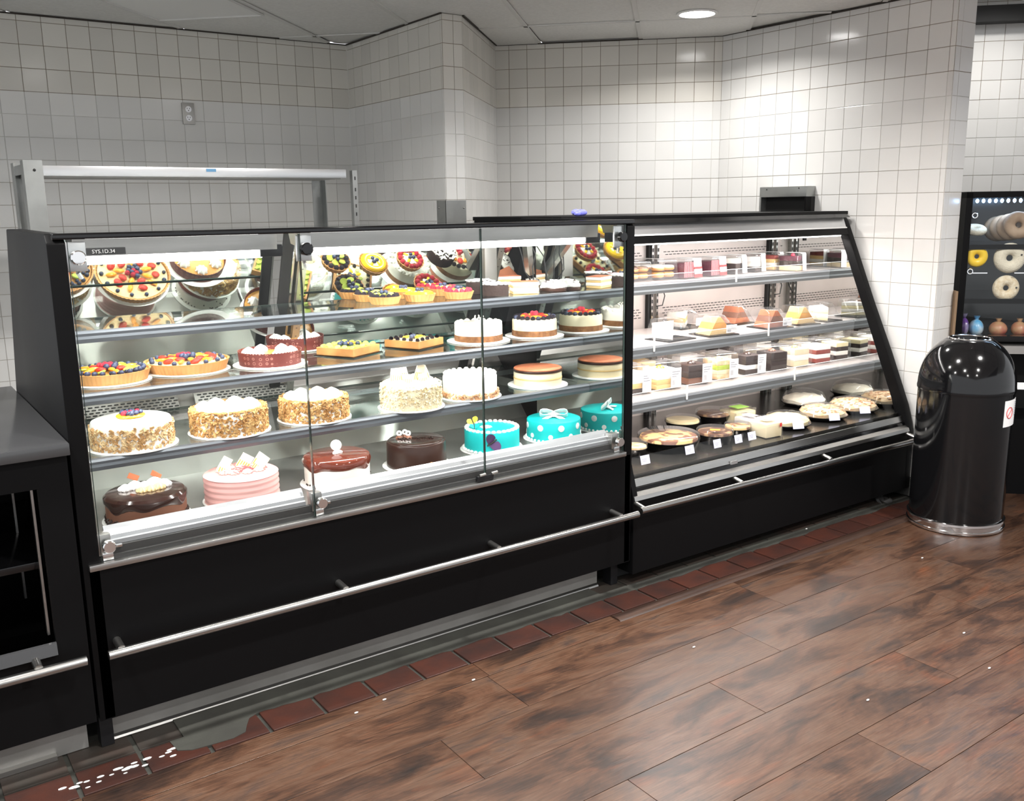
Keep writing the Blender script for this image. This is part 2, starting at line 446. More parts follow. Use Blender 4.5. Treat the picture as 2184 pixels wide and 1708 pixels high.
def tag(o, label, cat, group=None):
    o['label'] = label; o['category'] = cat
    if group: o['group'] = group
    return o
def thing(name, label, cat, loc, rz=0.0, group=None):
    o = bpy.data.objects.new(name, None); COL.objects.link(o)
    o.empty_display_size = 0.05
    o.location = loc; o.rotation_euler = (0, 0, rz)
    return tag(o, label, cat, group)
def put(name, me, parent, loc, rot=(0, 0, 0), scale=(1, 1, 1)):
    o = bpy.data.objects.new(name, me); COL.objects.link(o); o.parent = parent
    o.location = loc; o.rotation_euler = rot; o.scale = scale
    return o
def structure(o): o['kind'] = 'structure'; return o
def area(name, parent, loc, sx, sy, power, rot=(0, 0, 0), color=(1, 0.97, 0.93), spread=180):
    l = bpy.data.lights.new(name, 'AREA'); l.shape = 'RECTANGLE'; l.size = sx; l.size_y = sy
    l.energy = power; l.color = color; l.spread = R(spread)
    o = bpy.data.objects.new(name, l); COL.objects.link(o); o.parent = parent
    o.location = Vector(loc) - (parent.location if parent else Vector((0, 0, 0))); o.rotation_euler = rot
    return o

# ================================================================== the room
ZC = 2.47
TP = 0.112
ROW0 = 2.103            # a grout line every TP from here
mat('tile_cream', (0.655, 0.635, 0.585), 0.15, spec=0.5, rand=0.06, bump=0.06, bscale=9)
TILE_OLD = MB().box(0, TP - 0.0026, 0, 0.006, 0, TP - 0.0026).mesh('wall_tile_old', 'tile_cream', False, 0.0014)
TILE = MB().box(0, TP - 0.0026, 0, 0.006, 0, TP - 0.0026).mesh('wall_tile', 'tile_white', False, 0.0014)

def tiled_wall(name, p0, p1, z0, z1, phase, vis, back=0.06):
    """wall face from p0 to p1, the room on its right-hand side walking p0 -> p1; tiles stand 4 mm proud of the grout"""
    p0, p1 = Vector((*p0, 0)), Vector((*p1, 0)); L = (p1 - p0).length
    d = (p1 - p0) / L; n = Vector((d.y, -d.x, 0))
    w = MB(); m = Matrix(((d.x, n.x, 0), (d.y, n.y, 0), (0, 0, 1)))
    w.obox((p0 + p1) / 2 + Vector((0, 0, (z0 + z1) / 2)) - n * (back / 2 + 0.0012), (L / 2, back / 2, (z1 - z0) / 2), m)
    wo = structure(w.build(name, 'grout', None, False))
    far = MB(); ang = math.atan2(d.y, d.x)
    us = [0.0]; u = phase % TP
    if u < 1e-4: u = TP
    while u < L - 1e-4: us.append(u); u += TP
    us.append(L)
    k0 = math.floor((z0 - ROW0) / TP); zs = [z0]
    z = ROW0 + (k0 + 1) * TP
    while z < z1 - 1e-4:
        if z > z0 + 1e-4: zs.append(z)
        z += TP
    zs.append(z1)
    g = 0.0013
    for i in range(len(us) - 1):
        for j in range(len(zs) - 1):
            wu, wz = us[i + 1] - us[i], zs[j + 1] - zs[j]
            if wu < 0.008 or wz < 0.008: continue
            uc, zc = (us[i] + us[i + 1]) / 2, (zs[j] + zs[j + 1]) / 2
            a = p0 + d * (us[i] + g)
            su, sz = (wu - 2 * g) / (TP - 0.0026), (wz - 2 * g) / (TP - 0.0026)
            if vis(uc, zc):
                # mesh y axis points along +n after rotating by ang and mirroring: place with its back in the grout
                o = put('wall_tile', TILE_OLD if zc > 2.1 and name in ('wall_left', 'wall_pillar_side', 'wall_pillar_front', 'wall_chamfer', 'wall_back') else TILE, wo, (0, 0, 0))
                b = p0 + d * (us[i + 1] - g)
                o.location = (b.x - n.x * 0.0045, b.y - n.y * 0.0045, zs[j] + g)
                o.rotation_euler = (0, 0, ang + PI); o.scale = (su, 1, sz)
            else:
                c = p0 + d * uc + Vector((0, 0, zc)) - n * 0.0015
                far.obox(c, ((wu - 2 * g) / 2, 0.003, (wz - 2 * g) / 2), m)
    if far.v:
        far.build('wall_tile_field', 'tile_white', wo, False, kind='stuff')
    return wo

# walls walk left to right as seen, the room on the right-hand side
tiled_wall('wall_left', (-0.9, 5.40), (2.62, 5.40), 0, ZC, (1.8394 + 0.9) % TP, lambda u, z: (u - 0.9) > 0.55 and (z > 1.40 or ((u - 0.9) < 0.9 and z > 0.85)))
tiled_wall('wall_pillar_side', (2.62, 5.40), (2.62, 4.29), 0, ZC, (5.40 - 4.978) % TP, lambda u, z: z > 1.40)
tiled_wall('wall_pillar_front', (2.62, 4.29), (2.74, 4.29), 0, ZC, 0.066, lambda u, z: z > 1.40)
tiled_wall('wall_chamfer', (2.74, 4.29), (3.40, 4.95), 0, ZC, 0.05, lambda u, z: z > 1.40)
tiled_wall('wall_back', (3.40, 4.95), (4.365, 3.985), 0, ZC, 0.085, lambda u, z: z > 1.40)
tiled_wall('wall_right', (4.365, 3.985), (4.365, 2.54), 0, ZC, (3.985 - 3.9117) % TP, lambda u, z: z > 1.40 or (u > 0.75 and z > 0.1))
tiled_wall('wall_column', (4.365, 2.54), (4.52, 2.54), 0, 2.72, 0.155, lambda u, z: z > 0.1)
tiled_wall('wall_return', (4.52, 2.54), (4.52, 4.40), 0, 2.72, 0.0, lambda u, z: False)
tiled_wall('wall_far', (4.52, 4.40), (7.2, 1.72), 0, 2.72, 0.062, lambda u, z: 1.0 < u < 2.3 and z > 1.35)

# ceiling: 2 ft x 4 ft panels on a grid set at 45 degrees to the cases
S2 = math.sqrt(0.5)
def uv(u, v): return ((u + v) * S2, (u - v) * S2)
room = [(-1.5, -4.5), (-1.5, 5.46), (2.56, 5.46), (2.56, 4.35), (2.72, 4.35), (3.40, 5.03), (4.42, 4.01), (4.42, 2.56), (5.6, 2.56), (5.6, -4.5)]
ceil = structure(MB().zprism(room, ZC + 0.022, ZC + 0.08).build('ceiling', 'dark_brown', None, False))
def clip(poly, ax, ay, c):           # keep ax*x+ay*y <= c
    out = []
    for i in range(len(poly)):
        a, b = poly[i], poly[(i + 1) % len(poly)]
        da, db = ax * a[0] + ay * a[1] - c, ax * b[0] + ay * b[1] - c
        if da <= 0: out.append(a)
        if da * db < 0:
            t = da / (da - db); out.append((a[0] + (b[0] - a[0]) * t, a[1] + (b[1] - a[1]) * t))
    return out
rn = 0
VL = [0.40 - 0.61 * k for k in range(-7, 13)]
UL = [5.35 + 1.22 * k for k in range(-8, 2)]
g = 0.011
farp = MB(); bars = MB()
for i in range(len(VL) - 1):
    for j in range(len(UL) - 1):
        v1, v0, u0, u1 = VL[i], VL[i + 1], UL[j], UL[j + 1]
        poly = [uv(u0 + g, v0 + g), uv(u1 - g, v0 + g), uv(u1 - g, v1 - g), uv(u0 + g, v1 - g)]
        cu, cv = (u0 + u1) / 2, (v0 + v1) / 2
        def cut(pg, planes):
            for (ax, ay, c) in planes: pg = clip(pg, ax, ay, c) if len(pg) > 2 else []
            return pg
        near = cu > 3.6 and -3.4 < cv < 1.1
        zz = ZC + 0.004 + (0.006 * math.sin(i * 3.1 + j) if near else 0)
        for pg in (cut(poly, ((-1, 0, 1.5), (0, 1, 5.42), (1, 0, 4.40), (0, -1, 4.4))), cut(poly, ((-1, 0, -4.40), (0, 1, 2.54), (1, 0, 5.55), (0, -1, 4.4)))):
            if len(pg) < 3: continue
            if near:
                MB().zprism(pg, zz, zz + 0.014).build('ceiling_panel', 'ceiling_panel', ceil, False)
            else:
                farp.zprism(pg, zz, zz + 0.014)
farp.build('ceiling_panel_field', 'ceiling_panel', ceil, False, kind='stuff')
def bar(a, b, nm):
    a, b = Vector((*a, ZC + 0.001)), Vector((*b, ZC + 0.001)); d = (b - a).normalized(); L = (b - a).length
    m = Matrix(((d.x, -d.y, 0), (d.y, d.x, 0), (0, 0, 1)))
    MB().obox((a + b) / 2, (L / 2, 0.012, 0.0025), m).build(nm, 'ceiling_grid', ceil, False)
for v in VL:
    ue = min(5.88, 7.60 + v, 6.14 - v)
    if -3.4 < v < 1.2: bar(uv(3.4, v), uv(ue, v), 'grid_bar')
for u in UL:
    if 3.5 < u < 5.5: bar(uv(u, max(-3.4, u - 7.60)), uv(u, min(1.1, 6.14 - u)), 'grid_bar')
# a lens panel lies in the grid near the left wall
lp = [uv(4.10, -2.63), uv(4.70, -2.63), uv(4.70, -2.06), uv(4.10, -2.06)]
lens = thing('ceiling_light_panel', 'pale unlit diffuser panel set in the ceiling grid above the steel rack', 'light panel', (*uv(4.4, -2.34), ZC - 0.006))
MB().zprism(lp, ZC - 0.004, ZC + 0.002).build('diffuser', 'white_enamel', lens, False)
MB().strip([(*p, ZC - 0.006) for p in lp + lp[:1]], (0, 0, 0.008), 0.012).build('frame', 'ceiling_grid', lens, False)
# thin dark brown line between wall and ceiling
for nm, a, b in (('trim_1', (-0.9, 5.393), (2.62, 5.393)), ('trim_2', (2.613, 5.39), (2.613, 4.285)), ('trim_3', (2.745, 4.283), (3.41, 4.945)),
                 ('trim_4', (3.405, 4.94), (4.36, 3.982)), ('trim_5', (4.358, 3.98), (4.358, 2.54))):
    structure(MB().strip([(*a, ZC - 0.001), (*b, ZC - 0.001)], (0, 0, 0.006), 0.010).build(nm, 'dark_brown', None, False))

# recessed downlights: one in view, the rest over the shop floor behind the camera
def downlight(x, y, label, w=LAMP_W, z=ZC):
    t = thing('ceiling_downlight', label, 'ceiling light', (x, y, z))
    MB().lathe([(0.105, 0.0), (0.105, -0.006), (0.092, -0.008), (0.086, -0.002), (0.084, 0.012), (0.10, 0.012)], 32).build('trim_ring', 'white_enamel', t, local=True)
    MB().lathe([(0.083, -0.003), (0.083, 0.004)], 32).build('lens', 'lamp_lens', t, local=True)
    l = bpy.data.lights.new('downlight_lamp', 'AREA'); l.shape = 'DISK'; l.size = 0.15; l.energy = w; l.color = (1.0, 0.97, 0.94); l.spread = R(150)
    o = bpy.data.objects.new('downlight_lamp', l); COL.objects.link(o); o.parent = t; o.location = (0, 0, -0.012)
    return t
downlight(3.747, 3.604, 'round lit downlight in the ceiling above the wrapped cake case', LAMP_W * 0.52)
downlight(1.25, 3.25, 'round lit downlight in the ceiling above the whole-cake case', LAMP_W * 1.1)
k = 0
for (u, v) in ((3.37, 0.10), (1.54, 0.10), (3.37, 1.93), (1.54, 1.93), (1.54, -1.73), (-0.29, 0.10), (-0.29, 1.93)):
    x, y = uv(u, v)
    o = downlight(x, y, 'round lit downlight in the ceiling over the open wood floor', LAMP_W * 1.5); o['group'] = 'downlights over the shop floor'

# ------------------------------------------------------------------ floor
floor = structure(MB().box(-3.5, 9, -5, 5.6, -0.06, -0.006).build('floor', 'cement', None, False))
PW, PL = 0.229, 1.22
ends = {0: 2.75, 1: 3.655, 2: 3.30, 3: 2.74, 4: 2.2, 5: 3.1}
for k in range(13):
    y1 = 2.33 - PW * k; y0 = y1 - PW
    x = ends.get(k, 2.0 + rnd.random()) - PL * 5
    while x < 6.5:
        if x + PL > -0.9:
            MB().box(x + 0.0009, x + PL - 0.0009, y0 + 0.0009, y1 - 0.0009, -0.007, 0.0).build('floor_plank', 'vinyl_wood', floor, False, 0.0007)
        x += PL
fp = MB().box(-3.4, 8.9, -4.9, 2.33 - PW * 13, -0.007, -0.0005).build('floor_plank_field', 'vinyl_wood', floor, False, kind='stuff')
# narrow filler plank row + dark reducer strip against the tiles
x = -0.9
while x < 4.4:
    MB().box(x, min(x + 1.218, 4.62), 2.332, 2.433, -0.007, 0.0).build('floor_plank', 'vinyl_wood', floor, False, 0.0007); x += 1.22
MB().prism([(2.372, -0.001), (2.374, 0.002), (2.385, 0.007), (2.422, 0.006), (2.434, -0.001)], 2.15, 4.3).build('reducer_strip', 'dark_wood', floor, True)
# quarry tiles: red row, then a cement-smeared second row
x = -0.35; i = 0
cuts = [0.84 + 0.173 * k for k in range(-8, 24)]
for k in range(len(cuts) - 1):
    a, b = cuts[k] + 0.006, cuts[k + 1] - 0.006
    if b > 4.35: break
    MB().box(a, b, 2.438, 2.562, -0.008, 0.0005 + 0.0012 * rnd.random()).build('quarry_tile', 'quarry', floor, False, 0.0025)
    MB().box(a, b, 2.574, 2.70, -0.009, -0.002 + 0.001 * rnd.random()).build('quarry_tile', 'quarry_grey', floor, False, 0.0025)
# smear of cement over the joint, with a ragged front edge
def smear(x0, x1, yf, yb, amp, z):
    n = int((x1 - x0) / 0.03); pts = []
    for q in range(n + 1):
        xx = x0 + (x1 - x0) * q / n
        pts.append((xx, yf + amp * (math.sin(xx * 9) * 0.5 + math.sin(xx * 23 + 1) * 0.3 + rnd.uniform(-0.5, 0.5))))
    return MB().zprism(pts + [(x1, yb), (x0, yb)], -0.008, z)
smear(0.62, 2.25, 2.553, 2.69, 0.010, 0.0026).build('cement_patch', 'cement', floor, False)
smear(2.25, 4.33, 2.556, 2.605, 0.010, 0.0026).build('cement_patch', 'cement', floor, False)
MB().zprism([(0.58, 2.56), (0.585, 2.50), (0.62, 2.478), (0.68, 2.47), (0.735, 2.466), (0.775, 2.478), (0.79, 2.51), (0.81, 2.545), (0.85, 2.562)], -0.008, 0.0029).build('cement_patch', 'cement', floor, False)
fl = MB()
for q in range(26):
    xx = 0.28 + rnd.random() * 0.36; yy = 2.475 + rnd.uniform(-0.015, 0.03) + (xx - 0.28) * 0.05
    fl.ball((xx, yy, 0.0015), 0.004 + rnd.random() * 0.006, 7, 3, (1.6, 0.7, 0.16))
fl.build('paint_flecks', 'paint_fleck', floor, kind='stuff')
fl = MB()
for (px, py) in ((1967, 1190), (1340, 1130), (2056, 1350), (1010, 1450), (820, 1492), (1851, 1493), (1480, 1380), (2110, 1425), (1720, 1128), (760, 1520), (1440, 1186)):
    p = at_z(px, py, 0.002); fl.ball((p.x, p.y, 0.003), 0.005, 6, 3, (1.5, 0.7, 0.4))
fl.build('floor_crumbs', 'paint_fleck', floor, kind='stuff')

mat('cove_base', (0.045, 0.045, 0.042), 0.5)
structure(MB().box(4.348, 4.364, 2.525, 3.98, 0.0, 0.10).build('baseboard_right', 'cove_base', None, False, 0.003))
structure(MB().box(4.35, 4.53, 2.522, 2.5385, 0.0, 0.10).build('baseboard_column', 'cove_base', None, False, 0.003))
# ------------------------------------------------------------------ wall fittings
t = thing('wall_outlet', 'steel double socket plate on the dim white tile wall', 'outlet', (1.639, 5.392, 1.975))
MB().box(1.606, 1.672, 5.384, 5.397, 1.972, 2.086).build('cover_plate', 'steel_dull', t, bevel=0.002)
for zc in (2.005, 2.052):
    s = MB().lathe([(0.0165, 0), (0.0165, 0.003)], 20).rot(Matrix.Rotation(PI / 2, 3, 'X')).move((1.639, 5.385, zc)).build('socket', 'alu', t)
    m = MB()
    m.box(1.631, 1.633, 5.3805, 5.383, zc, zc + 0.008); m.box(1.644, 1.646, 5.3805, 5.383, zc, zc + 0.008)
    m.ball((1.639, 5.3825, zc - 0.007), 0.003, 8, 5)
    m.build('socket_slots', 'ink', s)
t = thing('corner_guard', 'bent steel guard wrapped around the tiled pillar corner', 'corner guard', (2.62, 4.285, 0.0))
MB().box(2.609, 2.6145, 4.279, 4.373, 0.0, 1.54).build('side_leaf', 'galv', t, False)
MB().box(2.609, 2.735, 4.2785, 4.284, 0.0, 1.54).build('front_leaf', 'galv', t, False)
m = MB()
for p in ((2.72, 4.278, 1.50), (2.72, 4.278, 1.3)): m.ball(p, 0.005, 8, 4)
m.ball((2.608, 4.35, 1.50), 0.005, 8, 4)
m.build("screws", "steel", t, kind="stuff")
# recessed hatch with grey lintel on the right wall
t = thing('wall_hatch', 'dark steel hatch with grey lintel on the bright white tile wall', 'hatch', (4.36, 3.44, 1.30))
MB().box(4.285, 4.362, 3.28, 3.60, 1.536, 1.592).build('lintel', 'galv', t, bevel=0.002)
MB().box(4.33, 4.362, 3.28, 3.60, 1.30, 1.536).build('door_panel', 'dark_cavity', t, False)
MB().box(4.285, 4.33, 3.28, 3.29, 1.30, 1.536).build('side_plate', 'black_panel', t, False)
MB().box(4.285, 4.33, 3.588, 3.60, 1.30, 1.536).build('side_plate', 'galv', t, False)
m = MB(); m.ball((4.284, 3.55, 1.578), 0.004, 8, 4); m.ball((4.284, 3.33, 1.582), 0.004, 8, 4); m.build("screws", "ink", t, kind="stuff")

# ------------------------------------------------------------------ steel rack behind the case
t = thing('steel_rack', 'long galvanised steel rack standing behind the whole-cake case', 'rack', (1.35, 4.5, 0))
RY0, RY1 = 4.35, 4.66
sh = MB().box(0.645, 2.075, RY0, RY1, 1.672, 1.692).build('top_shelf', 'galv', t, bevel=0.002)
for k in range(5):
    y = RY0 + 0.03 + k * 0.062
    MB().box(0.66, 2.06, y, y + 0.02, 1.648, 1.671).build('rib', 'steel_dull', sh, False)
MB().box(0.645, 2.075, RY0 - 0.004, RY0 + 0.004, 1.652, 1.694).build('front_lip', 'alu', sh, bevel=0.001)
for (x0, y0, sx, sy) in ((0.645, RY0, 1, 1), (0.645, RY1, 1, -1), (2.075, RY0, -1, 1), (2.075, RY1, -1, -1)):
    w = 0.072 if sx > 0 else 0.055
    xo = x0 - sx * 0.012; yo = y0 - sy * 0.012
    poly = [(xo, yo), (xo + sx * w, yo), (xo + sx * w, yo + sy * 0.004), (xo + sx * 0.004, yo + sy * 0.004), (xo + sx * 0.004, yo + sy * w), (xo, yo + sy * w)]
    if sx < 0 and sy > 0: poly = [(xo + 0.018, yo), (xo + 0.044, yo), (xo + 0.044, yo + 0.005), (xo + 0.023, yo + 0.005), (xo + 0.023, yo + 0.03), (xo + 0.018, yo + 0.03)]
    p = MB().zprism(poly, 0.0, 1.715 if sx > 0 else 1.69).build('post', 'galv', t, False)
    if sx > 0 and sy > 0:
        m = MB(); m.ball((xo + 0.04, yo - 0.001, 1.675), 0.006, 8, 5); m.build('bolt', 'ink', p)
    if sx < 0 and sy > 0:
        m = MB()
        for zz in (1.655, 1.60, 1.56, 1.52, 1.48): m.box(xo + 0.028, xo + 0.034, yo - 0.002, yo, zz - 0.012, zz + 0.005)
        m.build("post_slots", "ink", p, kind="stuff")
MB().box(0.636, 0.642, RY0 + 0.06, RY1 - 0.06, 1.66, 1.70).build('end_brace', 'galv', t, False)
MB().box(0.645, 2.075, RY0, RY1, 0.30, 0.32).build('bottom_shelf', 'galv', t, False)
pt = at_y(450, 358, RY0 - 0.005)
MB().box(pt.x - 0.022, pt.x + 0.022, RY0 - 0.006, RY0 - 0.0045, 1.676, 1.689).build('tape_label', 'tape_blue', sh, False, label='small blue tape label')

# ================================================================== left counter cabinet
t = thing('counter_cabinet', 'black open-shelf counter cabinet with dark worktop beside the cake case', 'cabinet', (-0.2, 2.65, 0))
CX0, CX1 = -0.85, 0.402
m = MB()
m.box(CX0, CX1, 3.30, 3.32, 0.11, 0.88); m.box(CX0, CX0 + 0.02, 2.62, 3.30, 0.11, 0.88); m.box(CX1 - 0.02, CX1, 2.62, 3.30, 0.11, 0.88)
m.box(CX0, CX1, 2.62, 3.32, 0.105, 0.125)
m.build('carcass', 'black_panel', t, False)
fm = MB()
fm.box(0.325, CX1, 2.60, 2.62, 0.11, 0.88); fm.box(CX0, 0.325, 2.60, 2.62, 0.80, 0.88); fm.box(CX0, 0.325, 2.60, 2.62, 0.11, 0.335); fm.box(CX0, -0.75, 2.60, 2.62, 0.335, 0.80)
fm.build('face_frame', 'black_panel', t, False)
MB().box(CX0 - 0.02, 0.4085, 2.578, 3.60, 0.882, 0.914).build('worktop', 'counter', t, bevel=0.003)
MB().box(CX0 + 0.02, 0.38, 2.66, 3.29, 0.565, 0.585).build('shelf', 'black_gloss', t, bevel=0.002)
MB().prism([(2.600, 0.337), (2.588, 0.340), (2.594, 0.372), (2.606, 0.372)], -0.7, 0.325).build('price_rail', 'counter', t, False)
for (x, y) in ((0.312, 2.64), (0.300, 2.95)):
    s = MB().box(x, x + 0.006, y, y + 0.02, 0.38, 0.80).build('shelf_standard', 'steel', t, False)
mat('kick_steel', (0.36, 0.355, 0.34), 0.42, 0.6, col2=(0.26, 0.255, 0.24), nscale=4, ndetail=6)
MB().box(CX0, 0.385, 2.675, 2.69, 0.0, 0.108).build('toe_kick', 'kick_steel', t, False)
MB().box(-0.6, 0.30, 2.655, 2.675, 0.0, 0.014).build('floor_trim', 'steel', t, False)
rl = MB().tube([(CX0, 2.54, 0.325), (0.385, 2.54, 0.325)], 0.0135, 16).build('bumper_rail', 'rail_steel', t)
for x in (-0.5, 0.27):
    MB().tube([(x, 2.60, 0.338), (x, 2.542, 0.335)], 0.011, 12).build('rail_bracket', 'steel', rl)

# ================================================================== whole-cake service case (left)
X0, X1 = 0.455, 2.366
YF = 2.60
S1, S2_, S3, SD = 1.166, 0.988, 0.802, 0.592
NY1, NY2, NY3 = 2.880, 2.855, 2.815
case = thing('cake_case', 'black whole-cake display case with straight upright front glass', 'display case', (1.41, 2.62, 0))
def mirY(z, off=0.0): return 3.275 + off + (1.43 - z) * 0.414   # the back leans: deeper lower down
prof = [(YF, 0.105), (YF, 1.425), (YF + 0.022, 1.449), (3.275, 1.454), (3.50, 0.92), (3.53, 0.105)]
for (a, b) in ((0.410, X0), (X1, 2.405)):
    MB().prism(prof, a, b).build('end_panel', 'black_panel', case, bevel=0.004)
MB().box(X1 - 0.004, X1 - 0.0005, YF + 0.014, 3.16, 0.56, 1.43).build('end_mirror', 'end_mirror', case, False)
MB().box(X0 + 0.0005, X0 + 0.004, YF + 0.02, 3.16, 0.60, 1.40).build('end_mirror', 'end_mirror', case, False)
MB().box(X0 - 0.03, X1 + 0.03, YF, YF + 0.02, 0.106, 0.548).build('front_panel', 'black_panel', case, False)
MB().box(X0, X1, YF + 0.02, 3.44, 0.106, 0.545).build('base', 'black_plastic', case, False)
MB().box(0.43, 2.30, 2.683, 2.70, 0.0, 0.106).build('toe_kick', 'kick_steel', case, False)
MB().prism([(2.683, 0.0), (2.672, 0.0), (2.675, 0.006), (2.683, 0.012)], 0.43, 2.30).build('floor_trim', 'steel', case, False)
for (x, y) in ((0.415, 2.65), (2.345, 2.65), (0.415, 3.3), (2.345, 3.3)):
    MB().box(x, x + 0.035, y, y + 0.05, 0.0, 0.106).build('foot', 'black_plastic', case, False)
MB().box(X0 - 0.03, X1, YF - 0.012, YF + 0.02, 0.549, 0.566).build('sill', 'steel', case, bevel=0.002)
MB().box(X0, X1, YF + 0.012, YF + 0.05, 0.560, 0.578).build('sill_gasket', 'rubber', case, False)
# deck with its raised back
MB().box(X0, X1, YF + 0.04, 3.30, 0.575, SD).build('deck', 'steel_liner', case, False)
MB().prism([(3.24, SD), (3.28, SD), (3.50, 0.845), (3.47, 0.845)], X0, X1).build('deck_back', 'steel_liner', case, False)
for x in (0.80, 1.45, 2.02):
    m = MB(); c = Vector((x, 3.355, 0.717)); m.ball(c, 0.016, 14, 4, (1, 0.3, 0.3)); m.build('drain_hole', 'ink', case)
# return-air grilles behind the lowest shelf
for gx in (0.56, 0.98):
    gr = MB().prism([(3.405, 0.79), (3.415, 0.79), (3.445, 0.84), (3.435, 0.84)], gx, gx + 0.36).build('air_grille', 'steel_liner', case, False)
    m = MB()
    for r_ in range(5):
        for c_ in range(16):
            x = gx + 0.012 + c_ * 0.0215 + (0.010 if r_ % 2 else 0); zz = 0.796 + r_ * 0.009; yy = 3.4055 + (zz - 0.79) * 0.6
            m.box(x, x + 0.014, yy - 0.002, yy, zz, zz + 0.0045)
    m.build('grille_slots', 'ink', gr, False, kind='stuff')
for x0 in (X0,):
    MB().box(X0, X1, 3.34, 3.35, 0.770, 0.790).build('back_ledge', 'alu', case, False)
# mirrored sliding doors at the back, leaning forward at the top
mx = [X0 + 0.01, 1.29, 2.16, X1 - 0.006]
for k in range(3):
    a, b = mx[k] + 0.012, mx[k + 1] - 0.012
    of = 0.0 if k == 0 else -0.085
    d = MB().prism([(mirY(1.43, of), 1.43), (mirY(1.43, of) + 0.008, 1.43), (mirY(0.845, of) + 0.008, 0.845), (mirY(0.845, of), 0.845)], a, b).build('mirror_door', 'mirror', case, False)
for x in (1.29, 2.16):
    MB().prism([(mirY(1.43) - 0.10, 1.43), (mirY(1.43) - 0.088, 1.43), (mirY(0.79) - 0.088, 0.79), (mirY(0.79) - 0.10, 0.79)], x - 0.020, x + 0.020).build('door_post', 'dark_cavity', case, False)
for x in (1.345, 2.215):
    p = MB().prism([(mirY(1.42) - 0.118, 1.42), (mirY(1.42) - 0.10, 1.42), (mirY(0.80) - 0.10, 0.80), (mirY(0.80) - 0.118, 0.80)], x - 0.014, x + 0.014).build('shelf_upright', 'steel', case, False)
    m = MB()
    for q in range(18):
        zz = 0.84 + q * 0.032; yy = mirY(zz) - 0.118
        m.box(x - 0.003, x + 0.003, yy - 0.001, yy + 0.001, zz, zz + 0.014)
    m.build('upright_slots', 'ink', p, False, kind='stuff')
# shelves: glass with a grey extruded nose, arms beneath
for (z, ny) in ((S1, NY1), (S2_, NY2), (S3, NY3)):
    yb = mirY(z) - 0.125
    sh = MB().box(X0 + 0.008, X1 - 0.006, ny + 0.004, yb, z - 0.009, z - 0.001).build('shelf', 'glass_shelf', case, False)
    nz = MB().prism([(ny + 0.012, z + 0.001), (ny - 0.004, z), (ny - 0.010, z - 0.006), (ny - 0.007, z - 0.014), (ny - 0.009, z - 0.022), (ny - 0.003, z - 0.034), (ny + 0.012, z - 0.036)],
                    X0 + 0.006, X1 - 0.0045).build('shelf_nose', 'nose_grey', sh, False)
    MB().box(X0 + 0.02, X1 - 0.02, ny + 0.013, ny + 0.026, z - 0.030, z - 0.024).build('shelf_lamp', 'lamp_strip', sh, False)
    MB().box(X0 + 0.008, X1 - 0.006, yb - 0.004, yb, z - 0.0095, z - 0.0005).build('glass_edge', 'glass_edge', sh, False)
    for x in (1.345, 2.215):
        MB().prism([(yb + 0.01, z - 0.010), (yb + 0.01, z - 0.06), (ny + 0.05, z - 0.022), (ny + 0.05, z - 0.010)], x - 0.003, x + 0.003).build('shelf_arm', 'steel', sh, False)
    area('shelf_light', case, ((X0 + X1) / 2, ny + 0.022, z - 0.033), X1 - X0 - 0.1, 0.012, 3.6 * CASE_W, (R(24), 0, 0))
# front ramp strips inside the glass
for (a, b) in ((0.482, 1.066), (1.112, 2.318)):
    rp = MB().prism([(2.664, 0.648), (2.672, 0.646), (2.650, 0.600), (2.632, 0.600), (2.633, 0.612), (2.641, 0.614), (2.644, 0.624), (2.648, 0.626), (2.654, 0.638)], a, b).build('ramp', 'alu_bright', case, False)
MB().box(X0, X1, YF + 0.022, YF + 0.036, 0.567, 0.599).build('ramp_slot_dark', 'rubber', case, False)  # black strip put in for the dark slot between ramp and sill
# front glass panes
gx = [0.458, 1.083, 1.718, 2.362]
for k in range(3):
    pane = MB().box(gx[k] + 0.0018, gx[k + 1] - 0.0018, YF + 0.002, YF + 0.008, 0.567, 1.432).build('front_glass', 'glass', case, False)
    for xe in (gx[k] + 0.0018, gx[k + 1] - 0.0018):
        MB().box(xe - 0.0004, xe + 0.0004, YF + 0.001, YF + 0.009, 0.567, 1.432).build('glass_edge', 'glass_edge', pane, False)
MB().box(X0, X1, YF + 0.03, mirY(1.43) + 0.03, 1.437, 1.444).build('top_glass', 'glass', case, False)
MB().box(0.425, 2.40, YF - 0.004, YF + 0.030, 1.434, 1.450).build('top_bar', 'black_gloss', case, bevel=0.003)
